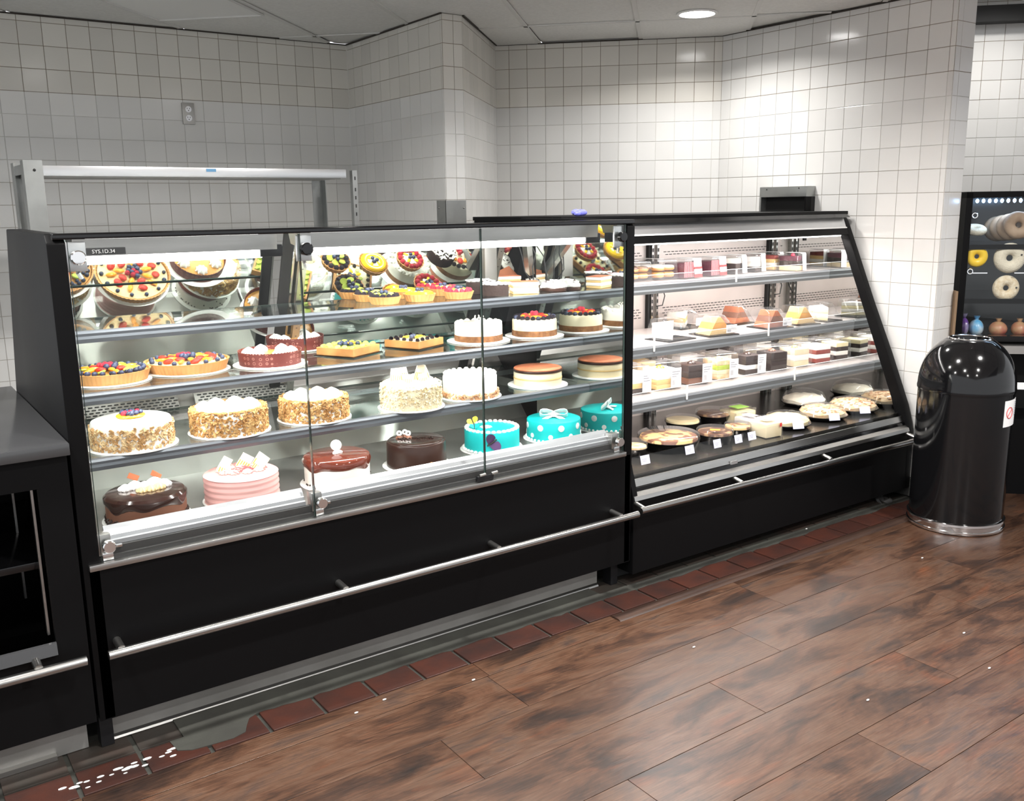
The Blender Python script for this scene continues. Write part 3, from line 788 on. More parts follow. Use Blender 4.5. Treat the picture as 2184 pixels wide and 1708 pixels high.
# canopy: housings, lamps, hinge plates and knobs
for (a, b) in ((0.49, 1.055), (1.13, 2.315)):
    h = MB().prism([(2.705, 1.432), (2.708, 1.386), (2.785, 1.398), (2.80, 1.432)], a, b).build('lamp_housing', 'steel', case, False)
    MB().tube([(a + 0.01, 2.735, 1.377), (b - 0.04, 2.735, 1.377)], 0.0155, 14).build('lamp_tube', 'lamp_tube', h)
    MB().box(b - 0.05, b + 0.02, 2.715, 2.755, 1.364, 1.400).build('lamp_socket', 'black_plastic', h, bevel=0.003)
    area('case_lamp', case, ((a + b) / 2 - 0.02, 2.745, 1.358), b - a - 0.08, 0.03, 12.0 * CASE_W * (b - a), (R(8), 0, 0))
for (x, mt) in ((0.478, 'chrome'), (1.098, 'black_gloss'), (2.335, 'black_gloss')):
    pl = MB().box(x - 0.022, x + 0.026, YF + 0.012, YF + 0.020, 1.352, 1.428).build('hinge_plate', 'alu', case, bevel=0.002)
    MB().lathe([(0.019, 0.0), (0.019, 0.014), (0.016, 0.017), (0.010, 0.0175)], 20).rot(Matrix.Rotation(PI / 2, 3, 'X')).move((x + 0.002, YF + 0.012 - 0.012, 1.388)).build('hinge_knob', mt, pl)
    MB().tube([(x + 0.002, YF + 0.016, 1.35), (x + 0.012, YF + 0.03, 1.335)], 0.006, 8).build('hinge_pin', 'chrome', pl)
for x in (0.476, 1.098, 2.33):
    c = MB().box(x - 0.020, x + 0.014, YF + 0.012, YF + 0.050, 0.580, 0.640).build('glass_clamp', 'steel', case, bevel=0.003)
    MB().lathe([(0.0175, 0.0), (0.0175, 0.014), (0.015, 0.017)], 20).rot(Matrix.Rotation(PI / 2, 3, 'X')).move((x + 0.004, YF - 0.001, 0.610)).build('clamp_knob', 'chrome', c)
    MB().box(x + 0.014, x + 0.042, YF + 0.012, YF + 0.020, 0.596, 0.604).build('clamp_lever', 'chrome', c, bevel=0.001)
    MB().box(x - 0.012, x + 0.016, YF + 0.006, YF + 0.02, 0.567, 0.588).build('clamp_foot', 'chrome', c, bevel=0.002)
for x in (1.690, 1.740):
    MB().tube([(x, YF - 0.004, 0.590), (x + 0.024, YF - 0.004, 0.592)], 0.005, 8).build('glass_pin', 'steel', case)
MB().box(1.684, 1.75, YF - 0.002, YF + 0.012, 0.567, 0.586).build('pane_bracket', 'black_plastic', case, bevel=0.002)
# system plate
pl = MB().box(0.508, 0.621, 2.6985, 2.703, 1.389, 1.407).build('system_plate', 'ink', case, False, label='black plate lettered SYS.1D.34')
fc = bpy.data.curves.new('plate_lettering', 'FONT'); fc.body = 'SYS.1D.34'; fc.size = 0.014; fc.extrude = 0.0004; fc.align_x = 'CENTER'
_tmp = bpy.data.objects.new('tmp_text', fc); COL.objects.link(_tmp); bpy.context.view_layer.update()
_me = bpy.data.meshes.new_from_object(_tmp.evaluated_get(bpy.context.evaluated_depsgraph_get())); bpy.data.objects.remove(_tmp)
_me.materials.clear(); _me.materials.append(MATS['ink_white'])
fo = bpy.data.objects.new('plate_lettering', _me); COL.objects.link(fo); fo.parent = pl; fo['kind'] = 'stuff'
fo.location = Vector((0.5645, 2.6975, 1.3935)) - case.location; fo.rotation_euler = (R(90), 0, 0)
rl = MB().tube([(0.440, 2.54, 0.322), (2.385, 2.54, 0.322)], 0.0135, 16).build('bumper_rail', 'rail_steel', case)
for x in (0.475, 1.145, 1.73, 2.30):
    MB().tube([(x, 2.60, 0.334), (x, 2.542, 0.330)], 0.011, 12).build('rail_bracket', 'steel', rl)
# loose lamp leads by the back posts
for pts in ([(0.468, 2.9, 1.335), (0.50, 2.95, 1.30), (0.515, 3.0, 1.26), (0.50, 3.0, 1.225), (0.468, 2.98, 1.215)],
            [(2.24, 3.12, 1.36), (2.255, 3.11, 1.30), (2.26, 3.10, 1.24), (2.30, 3.10, 1.19)],
            [(2.28, 3.10, 1.37), (2.30, 3.08, 1.31), (2.285, 3.08, 1.26), (2.29, 3.08, 1.18)],
            [(2.30, 3.09, 1.36), (2.335, 3.07, 1.30), (2.345, 3.06, 1.20)]):
    MB().tube(pts, 0.0025, 6).build('lamp_lead', 'wire', case)
MB().obox((2.275, 3.10, 1.32), (0.012, 0.02, 0.11), Matrix.Rotation(R(28), 3, 'X') @ Matrix.Rotation(R(-24), 3, 'Y')).build('canopy_strut', 'steel', case, False)
MB().box(2.13, 2.19, mirY(1.3) - 0.13, mirY(1.3) - 0.10, 1.20, 1.42).build('junction_box', 'steel_dull', case, bevel=0.003)

# ================================================================== packaged-dessert case (right)
A0, A1 = 2.412, 4.300
rc = thing('dessert_case', 'black open dessert case with sloping end panels and price rails', 'display case', (3.37, 2.62, 0))
rprof = [(2.590, 0.05), (2.590, 0.36), (2.600, 0.40), (2.628, 0.49), (2.74, 0.744), (2.863, 1.001), (3.045, 1.405), (3.072, 1.442), (3.11, 1.455), (3.70, 1.455), (3.70, 0.05)]
MB().prism(rprof, A1, 4.343).build('end_panel', 'black_panel', rc, bevel=0.004)
MB().prism(rprof, A0 - 0.004, A0 + 0.020).build('end_panel', 'black_panel', rc, False)
def inset(d): return [(2.66 + d, 0.40), (2.70 + d, 0.52), (3.07 + d, 1.36), (3.44, 1.40), (3.44, 0.40)]
MB().prism(inset(0), A1 - 0.004, A1 - 0.0005).build('end_liner', 'end_mirror', rc, False)
MB().box(A0, 4.34, 3.05, 3.72, 1.440, 1.458).build('top', 'black_panel', rc, bevel=0.003)
MB().prism([(3.02, 1.425), (3.055, 1.449), (3.11, 1.452), (3.11, 1.434), (3.05, 1.430)], A0, 4.32).build('top_edge', 'black_gloss', rc, False)
MB().prism([(3.052, 1.430), (3.028, 1.372), (3.036, 1.370), (3.060, 1.428)], A0 + 0.02, A1).build('fascia', 'alu', rc, False)
MB().prism([(3.024, 1.376), (3.022, 1.370), (3.030, 1.369), (3.032, 1.376)], A0 + 0.02, A1).build('fascia_bright_line', 'white_enamel', rc, False)  # white strip drawn for the bright lamp line under the fascia
MB().prism([(3.025, 1.369), (3.010, 1.338), (3.035, 1.334), (3.050, 1.366)], A0 + 0.02, A1).build('fascia_strip', 'black_panel', rc, False)
MB().box(A0 + 0.03, A1 - 0.01, 3.05, 3.07, 1.328, 1.336).build('canopy_lamp', 'lamp_strip', rc, False)
area('canopy_light', rc, ((A0 + A1) / 2, 3.065, 1.322), A1 - A0 - 0.1, 0.03, 24 * CASE_W, (R(10), 0, 0), (1, 0.95, 0.92))
mat('steel_dark', (0.13, 0.12, 0.11), 0.22, 0.85)
mat('liner_warm', (0.60, 0.545, 0.52), 0.42, 0.35, col2=(0.52, 0.47, 0.445), nscale=2.5)
mat('nose_light', (0.19, 0.205, 0.215), 0.42, 0.3)
bk = MB().box(A0, A1, 3.44, 3.47, 0.36, 1.44).build('back_liner', 'liner_warm', rc, False)
m = MB()
def slots(x0, x1, z, pitch=0.0275, w=0.017):
    x = x0
    while x < x1: m.box(x, x + w, 3.4375, 3.441, z - 0.0018, z + 0.0018); x += pitch
for (z, n, off) in ((1.268, 2, 0), (1.085, 2, 0), (0.985, 4, 0), (0.83, 2, 0), (0.540, 4, 0)):
    for q in range(n):
        slots(2.62 + 0.013 * (q % 2), 3.22, z - q * 0.0135); slots(3.38 + 0.013 * (q % 2), 4.15, z - q * 0.0135); slots(4.29, 4.30, z)
m.build('vent_slots', 'ink', bk, False, kind='stuff')
for x in (2.52, 3.30, 4.21):
    for dx in (-0.024, 0.012):
        u_ = MB().box(x + dx, x + dx + 0.014, 3.415, 3.44, 0.42, 1.36).build('upright', 'steel', rc, False)
        m = MB()
        for q in range(28): m.box(x + dx + 0.003, x + dx + 0.011, 3.4135, 3.416, 0.44 + q * 0.032, 0.458 + q * 0.032)
        m.build('upright_slots', 'ink', u_, False, kind='stuff')
    MB().box(x - 0.042, x - 0.028, 3.42, 3.44, 0.42, 1.36).build('upright_shadow_bar', 'dark_cavity', rc, False)  # solid dark bar drawn for the shadow beside the upright
    for z in (1.05, 0.83):
        MB().tube([(x + 0.05, 3.42, z + 0.06), (x + 0.055, 3.40, z), (x + 0.03, 3.39, z - 0.045), (x + 0.005, 3.41, z - 0.05)], 0.003, 6).build('lamp_lead', 'wire', rc)
# shelves
RS = [(1.148, 3.12), (0.893, 2.95), (0.690, 2.815)]
for (z, ny) in RS:
    sh = MB().box(A0 + 0.02, A1 - 0.005, ny + 0.004, 3.41, z - 0.012, z).build('shelf', 'liner_warm', rc, False)
    MB().prism([(ny + 0.010, z + 0.001), (ny - 0.004, z), (ny - 0.010, z - 0.008), (ny - 0.007, z - 0.026), (ny - 0.009, z - 0.034), (ny - 0.006, z - 0.047), (ny + 0.010, z - 0.049)], A0 + 0.02, A1 - 0.0045).build('shelf_nose', 'nose_light', sh, False)
    cuts_ = [A0 + 0.02, 2.75 + (1.148 - z) * 0.35, 3.55 + (1.148 - z) * 0.2, A1 - 0.005]
    for q in range(3):
        rr = MB().box(cuts_[q] + 0.002, cuts_[q + 1] - 0.002, ny - 0.012, ny - 0.009, z - 0.004, z + 0.040).build('price_rail', 'clear_plastic', sh, False)
        MB().box(cuts_[q] + 0.002, cuts_[q + 1] - 0.002, ny - 0.0125, ny - 0.0085, z + 0.0395, z + 0.0415).build('rail_lip', 'white_enamel', rr, False)
        if q: MB().box(cuts_[q] - 0.004, cuts_[q] + 0.004, ny - 0.016, ny - 0.012, z - 0.022, z + 0.042).build('rail_clip', 'white_enamel', rr, False)
    MB().box(A0 + 0.03, A1 - 0.02, ny + 0.014, ny + 0.028, z - 0.042, z - 0.036).build('shelf_lamp', 'lamp_strip', sh, False)
    for x in (2.52, 3.30, 4.21):
        MB().prism([(3.415, z - 0.012), (3.415, z - 0.075), (ny + 0.08, z - 0.022), (ny + 0.08, z - 0.012)], x - 0.003, x + 0.003).build('shelf_arm', 'steel_dull', sh, False)
    area('shelf_light', rc, ((A0 + A1) / 2, ny + 0.022, z - 0.046), A1 - A0 - 0.1, 0.012, 10.5 * CASE_W, (R(24), 0, 0), (1, 0.95, 0.92))
RD = 0.440
MB().box(A0 + 0.02, A1 - 0.005, 2.655, 3.44, 0.385, RD).build('deck', 'steel_dark', rc, False)
MB().box(A0, A1, 2.62, 3.68, 0.12, 0.384).build('base', 'black_plastic', rc, False)
MB().box(A0 - 0.003, 4.343, 2.592, 2.62, 0.05, 0.355).build('front_panel', 'black_panel', rc, False)
MB().prism([(2.585, 0.356), (2.590, 0.372), (2.612, 0.384), (2.640, 0.384), (2.640, 0.356)], A0, A1).build('sill', 'steel', rc, False)
MB().prism([(2.612, 0.385), (2.618, 0.398), (2.655, 0.400), (2.655, 0.385)], A0, A1).build('black_sill', 'black_gloss', rc, False)
MB().prism([(2.624, 0.400), (2.634, 0.428), (2.640, 0.428), (2.632, 0.400)], A0 + 0.02, A1).build('deck_price_rail', 'steel', rc, False)
for (a, b) in ((A0 + 0.022, 3.25), (3.255, 3.93), (3.935, A1 - 0.004)):
    MB().prism([(2.641, 0.402), (2.668, 0.508), (2.672, 0.508), (2.646, 0.402)], a, b).build('front_glass', 'glass', rc, False)
MB().box(3.0, 3.04, 2.615, 2.622, 0.398, 0.412).build('rail_tab', 'alu', rc, False)
MB().box(A0, 4.33, 2.70, 2.72, 0.0, 0.12).build('toe_kick', 'dark_cavity', rc, False)
rl = MB().tube([(2.400, 2.54, 0.332), (4.345, 2.54, 0.318)], 0.0135, 16).build('bumper_rail', 'rail_steel', rc)
for x in (2.42, 2.99, 3.60, 4.28):
    MB().tube([(x, 2.60, 0.348), (x, 2.542, 0.336)], 0.010, 12).build('rail_bracket', 'steel', rl)
MB().tube([(2.66, 3.40, 0.62), (2.70, 3.36, 0.55), (2.76, 3.33, 0.52), (2.80, 3.34, 0.54), (2.74, 3.36, 0.58)], 0.003, 6).build('lamp_lead', 'wire', rc)
MB().tube([(3.38, 3.42, 0.62), (3.37, 3.40, 0.56), (3.35, 3.39, 0.50)], 0.003, 6).build('lamp_lead', 'wire', rc)

# glove left on top of the dessert case
t = at_z(1308, 465, 1.458)
m = MB(); 
for q in range(7):
    m.ball((rnd.uniform(-0.03, 0.03), rnd.uniform(-0.015, 0.015), 0.012 + rnd.uniform(0, 0.008)), 0.013 + rnd.random() * 0.005, 8, 5, (1.5, 0.8, 0.8))
gl = m.build('glove', 'blue_glove', None, local=True); gl.location = (2.56, 3.10, 1.457)
tag(gl, 'crumpled violet-blue glove lying on top of the dessert case', 'glove')

# ================================================================== cakes
def board(t, r, h=0.004, mt='board'):
    return MB().lathe([(r - 0.002, 0), (r, 0.001), (r, h - 0.001), (r - 0.002, h)], 48).build('cake_board', mt, t, local=True)
def drum(name, r, z0, z1, mt, t, bev=0.006, n=48, wob=0.0, dome=0.0, flare=1.0):
    ph = rnd.random() * 6
    def md(rr, zz, a): return (rr * (1 + wob * (math.sin(3 * a + ph) * 0.5 + math.sin(7 * a + ph * 2) * 0.3)), zz)
    p = [(r * flare, z0), (r * (1 + (flare - 1) * 0.5), (z0 + z1) / 2), (r, z1 - bev), (r - bev * 0.3, z1 - bev * 0.3), (r - bev, z1), (r * 0.6, z1 + dome * 0.7), (0.004, z1 + dome)]
    return MB().lathe(p, n, mod=md).build(name, mt, t, local=True)
def rosette(m, c, r, h=None, ribs=7, lean=0.0):
    h = h or r * 1.1
    def md(rr, zz, a): return (rr * (1 + 0.16 * math.cos(ribs * a + zz / h * 2.6)), zz)
    m.lathe([(r * 0.9, 0), (r, h * 0.22), (r * 0.86, h * 0.5), (r * 0.5, h * 0.8), (r * 0.12, h)], 28, c, md)
def ros_obj(name, c, r, mt, t, h=None, ribs=7):
    m = MB(); rosette(m, (0, 0, 0), r, h, ribs); o = m.build(name, mt, t, local=True); o.location = c; return o
def flakes(r, z0, z1, n, size, mt, t, name, top=None, seed=1, th=0.0012, jitter=0.003):
    """nut flakes pressed on a cake's side (and rim); far too many and small to count"""
    q = random.Random(seed); m = MB()
    for _ in range(n):
        a = q.random() * 2 * PI; z = z0 + (z1 - z0) * q.random()
        rr = r + q.uniform(-0.001, jitter)
        mt_ = Matrix.Rotation(a, 3, 'Z') @ Matrix.Rotation(q.uniform(-0.6, 0.6), 3, 'Z') @ Matrix.Rotation(q.uniform(-0.6, 0.6), 3, 'Y') @ Matrix.Rotation(q.uniform(0, 3), 3, 'X')
        m.obox((rr * math.cos(a), rr * math.sin(a), z), (th, size * q.uniform(0.6, 1.2), size * q.uniform(0.35, 0.8)), mt_)
    if top:
        for _ in range(top):
            a = q.random() * 2 * PI; rr = r * q.uniform(0.86, 1.0)
            mt_ = Matrix.Rotation(a, 3, 'Z') @ Matrix.Rotation(q.uniform(0.9, 1.9), 3, 'Y')
            m.obox((rr * math.cos(a), rr * math.sin(a), z1 + q.uniform(0, 0.004)), (th, size * q.uniform(0.6, 1.2), size * q.uniform(0.4, 0.8)), mt_)
    return m.build(name, mt, t, False, local=True, kind='stuff')
def shard(t, c, w, h, rz, tilt, roll=0.0):
    m_ = Matrix.Rotation(rz, 3, 'Z') @ Matrix.Rotation(tilt, 3, 'X') @ Matrix.Rotation(roll, 3, 'Y')
    o = MB().obox(Vector(c) + m_ @ Vector((0, 0, h * 0.5)), (w / 2, 0.0014, h / 2), m_).build('chocolate_shard', 'shard', t, False, local=True)
    l = MB()
    for k in range(5):
        l.obox(Vector(c) + m_ @ Vector(((-0.4 + 0.2 * k) * w, -0.0016, h * 0.28)), (w * 0.045, 0.0003, h * 0.24), m_)
    l.build('printed_lines', 'shard_line', o, False, local=True, kind='stuff')
    return o
def cake(name, label, px, pyb, z, wpx, rz=0.0, group=None, cat='cake'):
    c, r = spot(px, pyb, z, wpx)
    return thing(name, label, cat, c, rz, group), r
CAMDIR = -0.62            # local angle facing the camera is about atan2(-y,-x); helper below
def face(t): return math.atan2(-t.location.y, -t.location.x)

BLUE = MB().ball((0, 0, 0), 1.0, 10, 7).mesh('blueberry', 'blueberry')
RASP = MB().ball((0, 0, 0), 1.0, 10, 7, (1, 1, 1.15)).mesh('raspberry', 'raspberry')
STRAW = MB().ball((0, 0, 0), 1.0, 10, 7, (1, 1.35, 0.6)).mesh('strawberry', 'strawberry')
ORNG = MB().ball((0, 0, 0), 1.0, 12, 6, (1.7, 0.8, 0.45)).mesh('orange_slice', 'orange_fruit')
KIWI = MB().lathe([(0.95, -0.2), (1, 0), (0.9, 0.2)], 16).mesh('kiwi_slice', 'kiwi')
BLACK = MB().ball((0, 0, 0), 1.0, 9, 6).mesh('blackberry', 'blackberry')
MANGO = MB().ball((0, 0, 0), 1.0, 12, 6, (1.6, 0.8, 0.5)).mesh('mango_slice', 'mango')
def fruit(t, me, name, x, y, z, s, rz=0, rx=0): return put(name, me, t, (x, y, z), (rx, 0, rz), (s, s, s))

# ---- third shelf
t, r = cake('almond_cake', 'white cream cake with flaked almond sides and orange-and-berry centre', 287, 970, S3, 183)
board(t, r); cr = r * 0.89; h = 0.086
drum('cake_body', cr, 0.004, h, 'whip', t, 0.012, dome=0.006)
flakes(cr, 0.007, h * 0.82, 900, 0.0065, 'almond', t, 'almond_flakes', seed=3)
f = face(t)
cl = Vector((math.cos(f), math.sin(f), 0)) * 0.010
for k in range(7):
    a = k * 0.9; fruit(t, ORNG, 'orange_slice', cl.x + 0.032 * math.cos(a), cl.y + 0.032 * math.sin(a), h + 0.009, 0.013, a + PI / 2)
for k in range(16):
    a = k * 2.4; rr = 0.008 * math.sqrt(k); fruit(t, BLUE if k % 4 else RASP, 'blueberry' if k % 4 else 'raspberry', cl.x + rr * math.cos(a), cl.y + rr * math.sin(a), h + 0.017, 0.0078)

for (px, pyb, w, lab, sd, h) in ((492, 938, 171, 'walnut-sided cake with a ring of whipped mounds between almond cake and its twin', 5, 0.078),
                              (672, 908, 156, 'walnut-sided cake with whipped mounds beside the white shard cake', 6, 0.074)):
    t, r = cake('walnut_cake', lab, px, pyb, S3, w)
    board(t, r); cr = r * 0.905
    drum('cake_body', cr, 0.004, h, 'cream', t, 0.012, dome=0.0)
    flakes(cr, 0.006, h, 1150, 0.0055, 'walnut', t, 'walnut_pieces', top=260, seed=sd, th=0.0022)
    for k in range(8):
        a = k * PI / 4 + 0.2
        ros_obj('whipped_mound', (cr * 0.66 * math.cos(a), cr * 0.66 * math.sin(a), h - 0.004), 0.027, 'whip', t, 0.026, 6)
    drum('cream_centre', cr * 0.5, h - 0.002, h + 0.006, 'whip', t, 0.004)

t, r = cake('shard_cake', 'tall white cake coated in white crumbs with upright white chocolate shards', 878, 882, S3, 143)
board(t, r); cr = r * 0.89; h = 0.086
drum('cake_body', cr, 0.004, h, 'white_crumb', t, 0.012)
flakes(cr, 0.006, h, 900, 0.0038, 'white_crumb', t, 'white_crumbs', top=60, seed=9, th=0.0018)
drum('cream_top', cr * 0.93, h - 0.004, h + 0.006, 'whip', t, 0.006)
f = face(t)
for k in range(7):
    a = k * 0.897; ros_obj('whipped_mound', (cr * 0.62 * math.cos(a), cr * 0.62 * math.sin(a), h), 0.024, 'whip', t, 0.022, 6)
sd_ = Vector((-math.sin(f), math.cos(f), 0)); fw = Vector((math.cos(f), math.sin(f), 0))
for (s_, q_, w_, h_, rz_, ti) in ((0.055, 0.02, 0.04, 0.052, 0.5, -0.25), (0.022, -0.03, 0.038, 0.056, -0.3, 0.2), (0.012, 0.055, 0.032, 0.034, 0.2, -0.4), (-0.022, -0.005, 0.036, 0.062, 0.6, 0.15), (-0.045, 0.045, 0.034, 0.034, -0.5, -0.35), (-0.062, 0.0, 0.04, 0.052, -0.9, 0.1)):
    p = sd_ * (-s_) + fw * q_ * 0.8
    shard(t, (p.x, p.y, h + 0.006), w_, h_, f + PI / 2 + rz_, ti, rz_ * 0.5)

t, r = cake('coconut_cake', 'smooth white frosted cake with a scalloped rim and nut-crusted base', 1003, 858, S3, 134)
board(t, r); cr = r * 0.86; h = 0.09
drum('cake_body', cr, 0.004, h, 'whip', t, 0.012, dome=0.003)
m = MB()
for k in range(22):
    a = k * 2 * PI / 22; m.ball((cr * 0.9 * math.cos(a), cr * 0.9 * math.sin(a), h), 0.0095, 8, 5, (1, 1, 0.7))
m.build('scalloped_rim', 'whip', t, local=True, kind='stuff')
flakes(cr, 0.006, 0.024, 330, 0.0055, 'pecan', t, 'nut_base', seed=12, th=0.002, jitter=0.007)

t, r = cake('tiramisu_cake', 'pale layered round cake with a flat cocoa-dusted top beside the mirrored end', 1147, 832, S3, 128)
board(t, r); cr = r * 0.80; h = 0.070
drum('cake_body', cr, 0.004, h - 0.008, 'ivory', t, 0.002)
MB().lathe([(cr + 0.001, 0.030), (cr + 0.0018, 0.033), (cr + 0.001, 0.036)], 48, close=False).build('filling_line', 'sponge', t, local=True)
drum('chocolate_edge', cr + 0.002, h - 0.012, h - 0.002, 'choc', t, 0.003, wob=0.015)
drum('cocoa_top', cr, h - 0.004, h + 0.002, 'cocoa', t, 0.004)

# ---- second shelf
def fruit_tart(name, label, px, pyb, wpx, seed, kiwi_rim):
    c, r = spot(px, pyb, S2_, wpx); t = thing(name, label, 'tart', c, 0.0)
    q = random.Random(seed)
    board(t, r * 1.02, 0.003); h = 0.036
    def flute(rr, zz, a): return (rr * (1 + 0.018 * abs(math.sin(28 * a))), zz)
    MB().lathe([(r * 0.90, 0.003), (r * 0.98, h - 0.004), (r * 1.0, h), (r * 0.955, h), (r * 0.93, h - 0.010), (0.004, h - 0.011)], 168, mod=flute).build('pastry_shell', 'crust', t, local=True)
    drum('custard', r * 0.93, h - 0.012, h - 0.004, 'crust_in' if not kiwi_rim else 'custard', t, 0.002)
    z = h + 0.002
    n = 26 if kiwi_rim else 14
    for k in range(n):
        a = 2 * PI * k / n + q.uniform(-.05, .05)
        fruit(t, BLUE, 'blueberry', r * 0.84 * math.cos(a), r * 0.84 * math.sin(a), z, q.uniform(0.0072, 0.0088))
    if kiwi_rim:
        for k in range(24):
            a = 2 * PI * (k + 0.5) / 24; fruit(t, BLUE, 'blueberry', r * 0.72 * math.cos(a), r * 0.72 * math.sin(a), z - 0.002, 0.007)
    for k in range(11):
        a = 2 * PI * k / 11 + 0.2
        me, nm = ((KIWI, 'kiwi_slice') if kiwi_rim else (ORNG, 'orange_slice')) if k % 2 else ((ORNG, 'orange_slice') if kiwi_rim else (STRAW, 'strawberry'))
        o = fruit(t, me, nm, r * 0.60 * math.cos(a), r * 0.60 * math.sin(a), z + 0.002, 0.0145 if me is not ORNG else 0.012, a, 0.35)
    for k in range(9):
        a = 2 * PI * k / 9 + 0.5
        me, nm = (STRAW, 'strawberry') if k % 2 else ((ORNG, 'orange_slice'))
        fruit(t, me, nm, r * 0.38 * math.cos(a), r * 0.38 * math.sin(a), z + 0.005, 0.0125, a)
    for k in range(12):
        a = 2.4 * k; rr = 0.0085 * math.sqrt(k)
        me, nm = ((RASP, 'raspberry') if (k < 5 or k % 3 == 0) else (BLUE, 'blueberry')) if kiwi_rim else ((BLUE, 'blueberry') if k % 3 else (RASP, 'raspberry'))
        fruit(t, me, nm, rr * math.cos(a), rr * math.sin(a), z + 0.010, 0.0095, a)
fruit_tart('fruit_tart', 'round fruit tart ringed with blueberries and kiwi against the black end panel', 236, 826, 166, 21, True)
fruit_tart('fruit_tart', 'round fruit tart with wide pale crust rim and orange slices', 402, 803, 172, 22, False)

def wrapped_cheesecake(px, pyb, wpx, label, bd):
    c, r = spot(px, pyb, S2_, wpx); t = thing('wrapped_cheesecake', label, 'cake', c, 0.0)
    board(t, r * bd); h = 0.050
    def md(rr, zz, a): return (rr, zz + (0.0012 * math.cos(60 * a) if zz > h - 0.002 else 0))
    MB().lathe([(r * 0.96, 0.004), (r, h), (r * 0.985, h), (r * 0.95, 0.012)], 120, mod=md, close=False).build('paper_mould', 'wrapper', t, local=True, label='dark red printed paper mould')
    drum('custard_top', r * 0.96, 0.004, h - 0.014, 'custard', t, 0.002, dome=0.002)
    for k in range(6):
        a = k * PI / 3 + 0.6
        ros_obj('rosette', (r * 0.66 * math.cos(a), r * 0.66 * math.sin(a), h - 0.015), r * 0.215, 'whip', t, 0.026, 8)
wrapped_cheesecake(631, 752, 121, 'cheesecake in red paper mould standing at the back near the mirror', 1.08)
wrapped_cheesecake(578, 787, 133, 'cheesecake in red paper mould standing at the shelf edge on a white board', 1.17)

def square_tart(px, pyb, wpx, rz, label, kiwi, seed):
    c, r = spot(px, pyb, S2_, wpx); t = thing('square_tart', label, 'tart', c, rz); q = random.Random(seed)
    s = r * 0.74; h = 0.030
    MB().box(-s - 0.008, s + 0.008, -s - 0.008, s + 0.008, 0, 0.003).build('black_tray', 'black_gloss', t, False, local=True)
    m = MB().box(-s * 0.94, s * 0.94, -s * 0.94, s * 0.94, 0.004, h - 0.008)
    for (a, b, c_, d) in ((-s, s, -s, -s * 0.9), (-s, s, s * 0.9, s), (-s, -s * 0.9, -s * 0.9, s * 0.9), (s * 0.9, s, -s * 0.9, s * 0.9)): m.box(a, b, c_, d, 0.004, h)
    m.build('pastry_shell', 'crust', t, local=True)
    MB().box(-s * 0.88, s * 0.88, -s * 0.88, s * 0.88, h - 0.008, h - 0.001).build('custard', 'kiwi' if kiwi else 'banana', t, local=True, bevel=0.003)
    for k in range(5):
        for e in range(4):
            u_ = -0.78 + k * 0.39
            x, y = ((u_, -0.78), (u_, 0.78), (-0.78, u_), (0.78, u_))[e]
            if kiwi: fruit(t, KIWI, 'kiwi_slice', x * s, y * s, h + 0.003, 0.011, q.random(), 0.5)
            else: fruit(t, BLACK, 'blackberry', x * s, y * s, h + 0.003, 0.0085)
    for k in range(9):
        a = 2.4 * k; rr = 0.011 * math.sqrt(k) * 1.15
        me, nm = ((BLUE, 'blueberry') if k % 3 else (ORNG, 'orange_slice')) if kiwi else ((BLUE, 'blueberry') if k < 3 else ((MANGO, 'mango_slice') if k % 2 else (KIWI, 'kiwi_slice')))
        fruit(t, me, nm, rr * math.cos(a), rr * math.sin(a), h + 0.008, 0.009, a)
square_tart(744, 764, 128, R(-62), 'square pastry tart topped with kiwi slices and blueberries', True, 31)
square_tart(884, 747, 120, R(-66), 'square pastry tart edged with blackberries around pale fruit', False, 32)

def cheesecake(px, pyb, wpx, label, fruity):
    c, r = spot(px, pyb, S2_, wpx); t = thing('cheesecake', label, 'cake', c, 0.0)
    board(t, r); cr = r * 0.765; h = 0.072
    drum('crumb_base', cr, 0.004, 0.028, 'crumb', t, 0.003, wob=0.01)
    drum('cheese_filling', cr * 0.985, 0.022, h, 'cheese' if fruity else 'cream', t, 0.008)
    if fruity:
        for k in range(22):
            a = 2 * PI * k / 22; fruit(t, BLACK if k % 5 else BLUE, 'blackberry' if k % 5 else 'blueberry', cr * 0.84 * math.cos(a), cr * 0.84 * math.sin(a), h + 0.004, 0.0105)
        for k in range(8):
            a = 2 * PI * k / 8 + 0.3; me = ORNG if k % 2 else STRAW
            fruit(t, me, 'orange_slice' if k % 2 else 'strawberry', cr * 0.5 * math.cos(a), cr * 0.5 * math.sin(a), h + 0.008, 0.014, a + 1.57)
        for k in range(3):
            fruit(t, RASP, 'raspberry', 0.009 * math.cos(k * 2.1), 0.009 * math.sin(k * 2.1), h + 0.018, 0.0095)
    else:
        for k in range(16):
            a = 2 * PI * k / 16; ros_obj('rosette', (cr * 0.86 * math.cos(a), cr * 0.86 * math.sin(a), h - 0.003), 0.0125, 'cream', t, 0.012, 6)
        for k in range(3):
            m = MB().tube([(0.012 * (k - 1), 0, h), (0.010 * (k - 1), 0.004, h + 0.014), (0.02 * (k - 1) + 0.006, 0.002, h + 0.022), (0.016 * (k - 1), -0.004, h + 0.028)], 0.0028, 6).build('chocolate_curl', 'cream', t, local=True)
cheesecake(1021, 736, 135, 'plain white cheesecake with piped rim on a brown crumb base', False)
cheesecake(1140, 724, 126, 'cheesecake crowned with blackberries, orange slices and a raspberry', True)

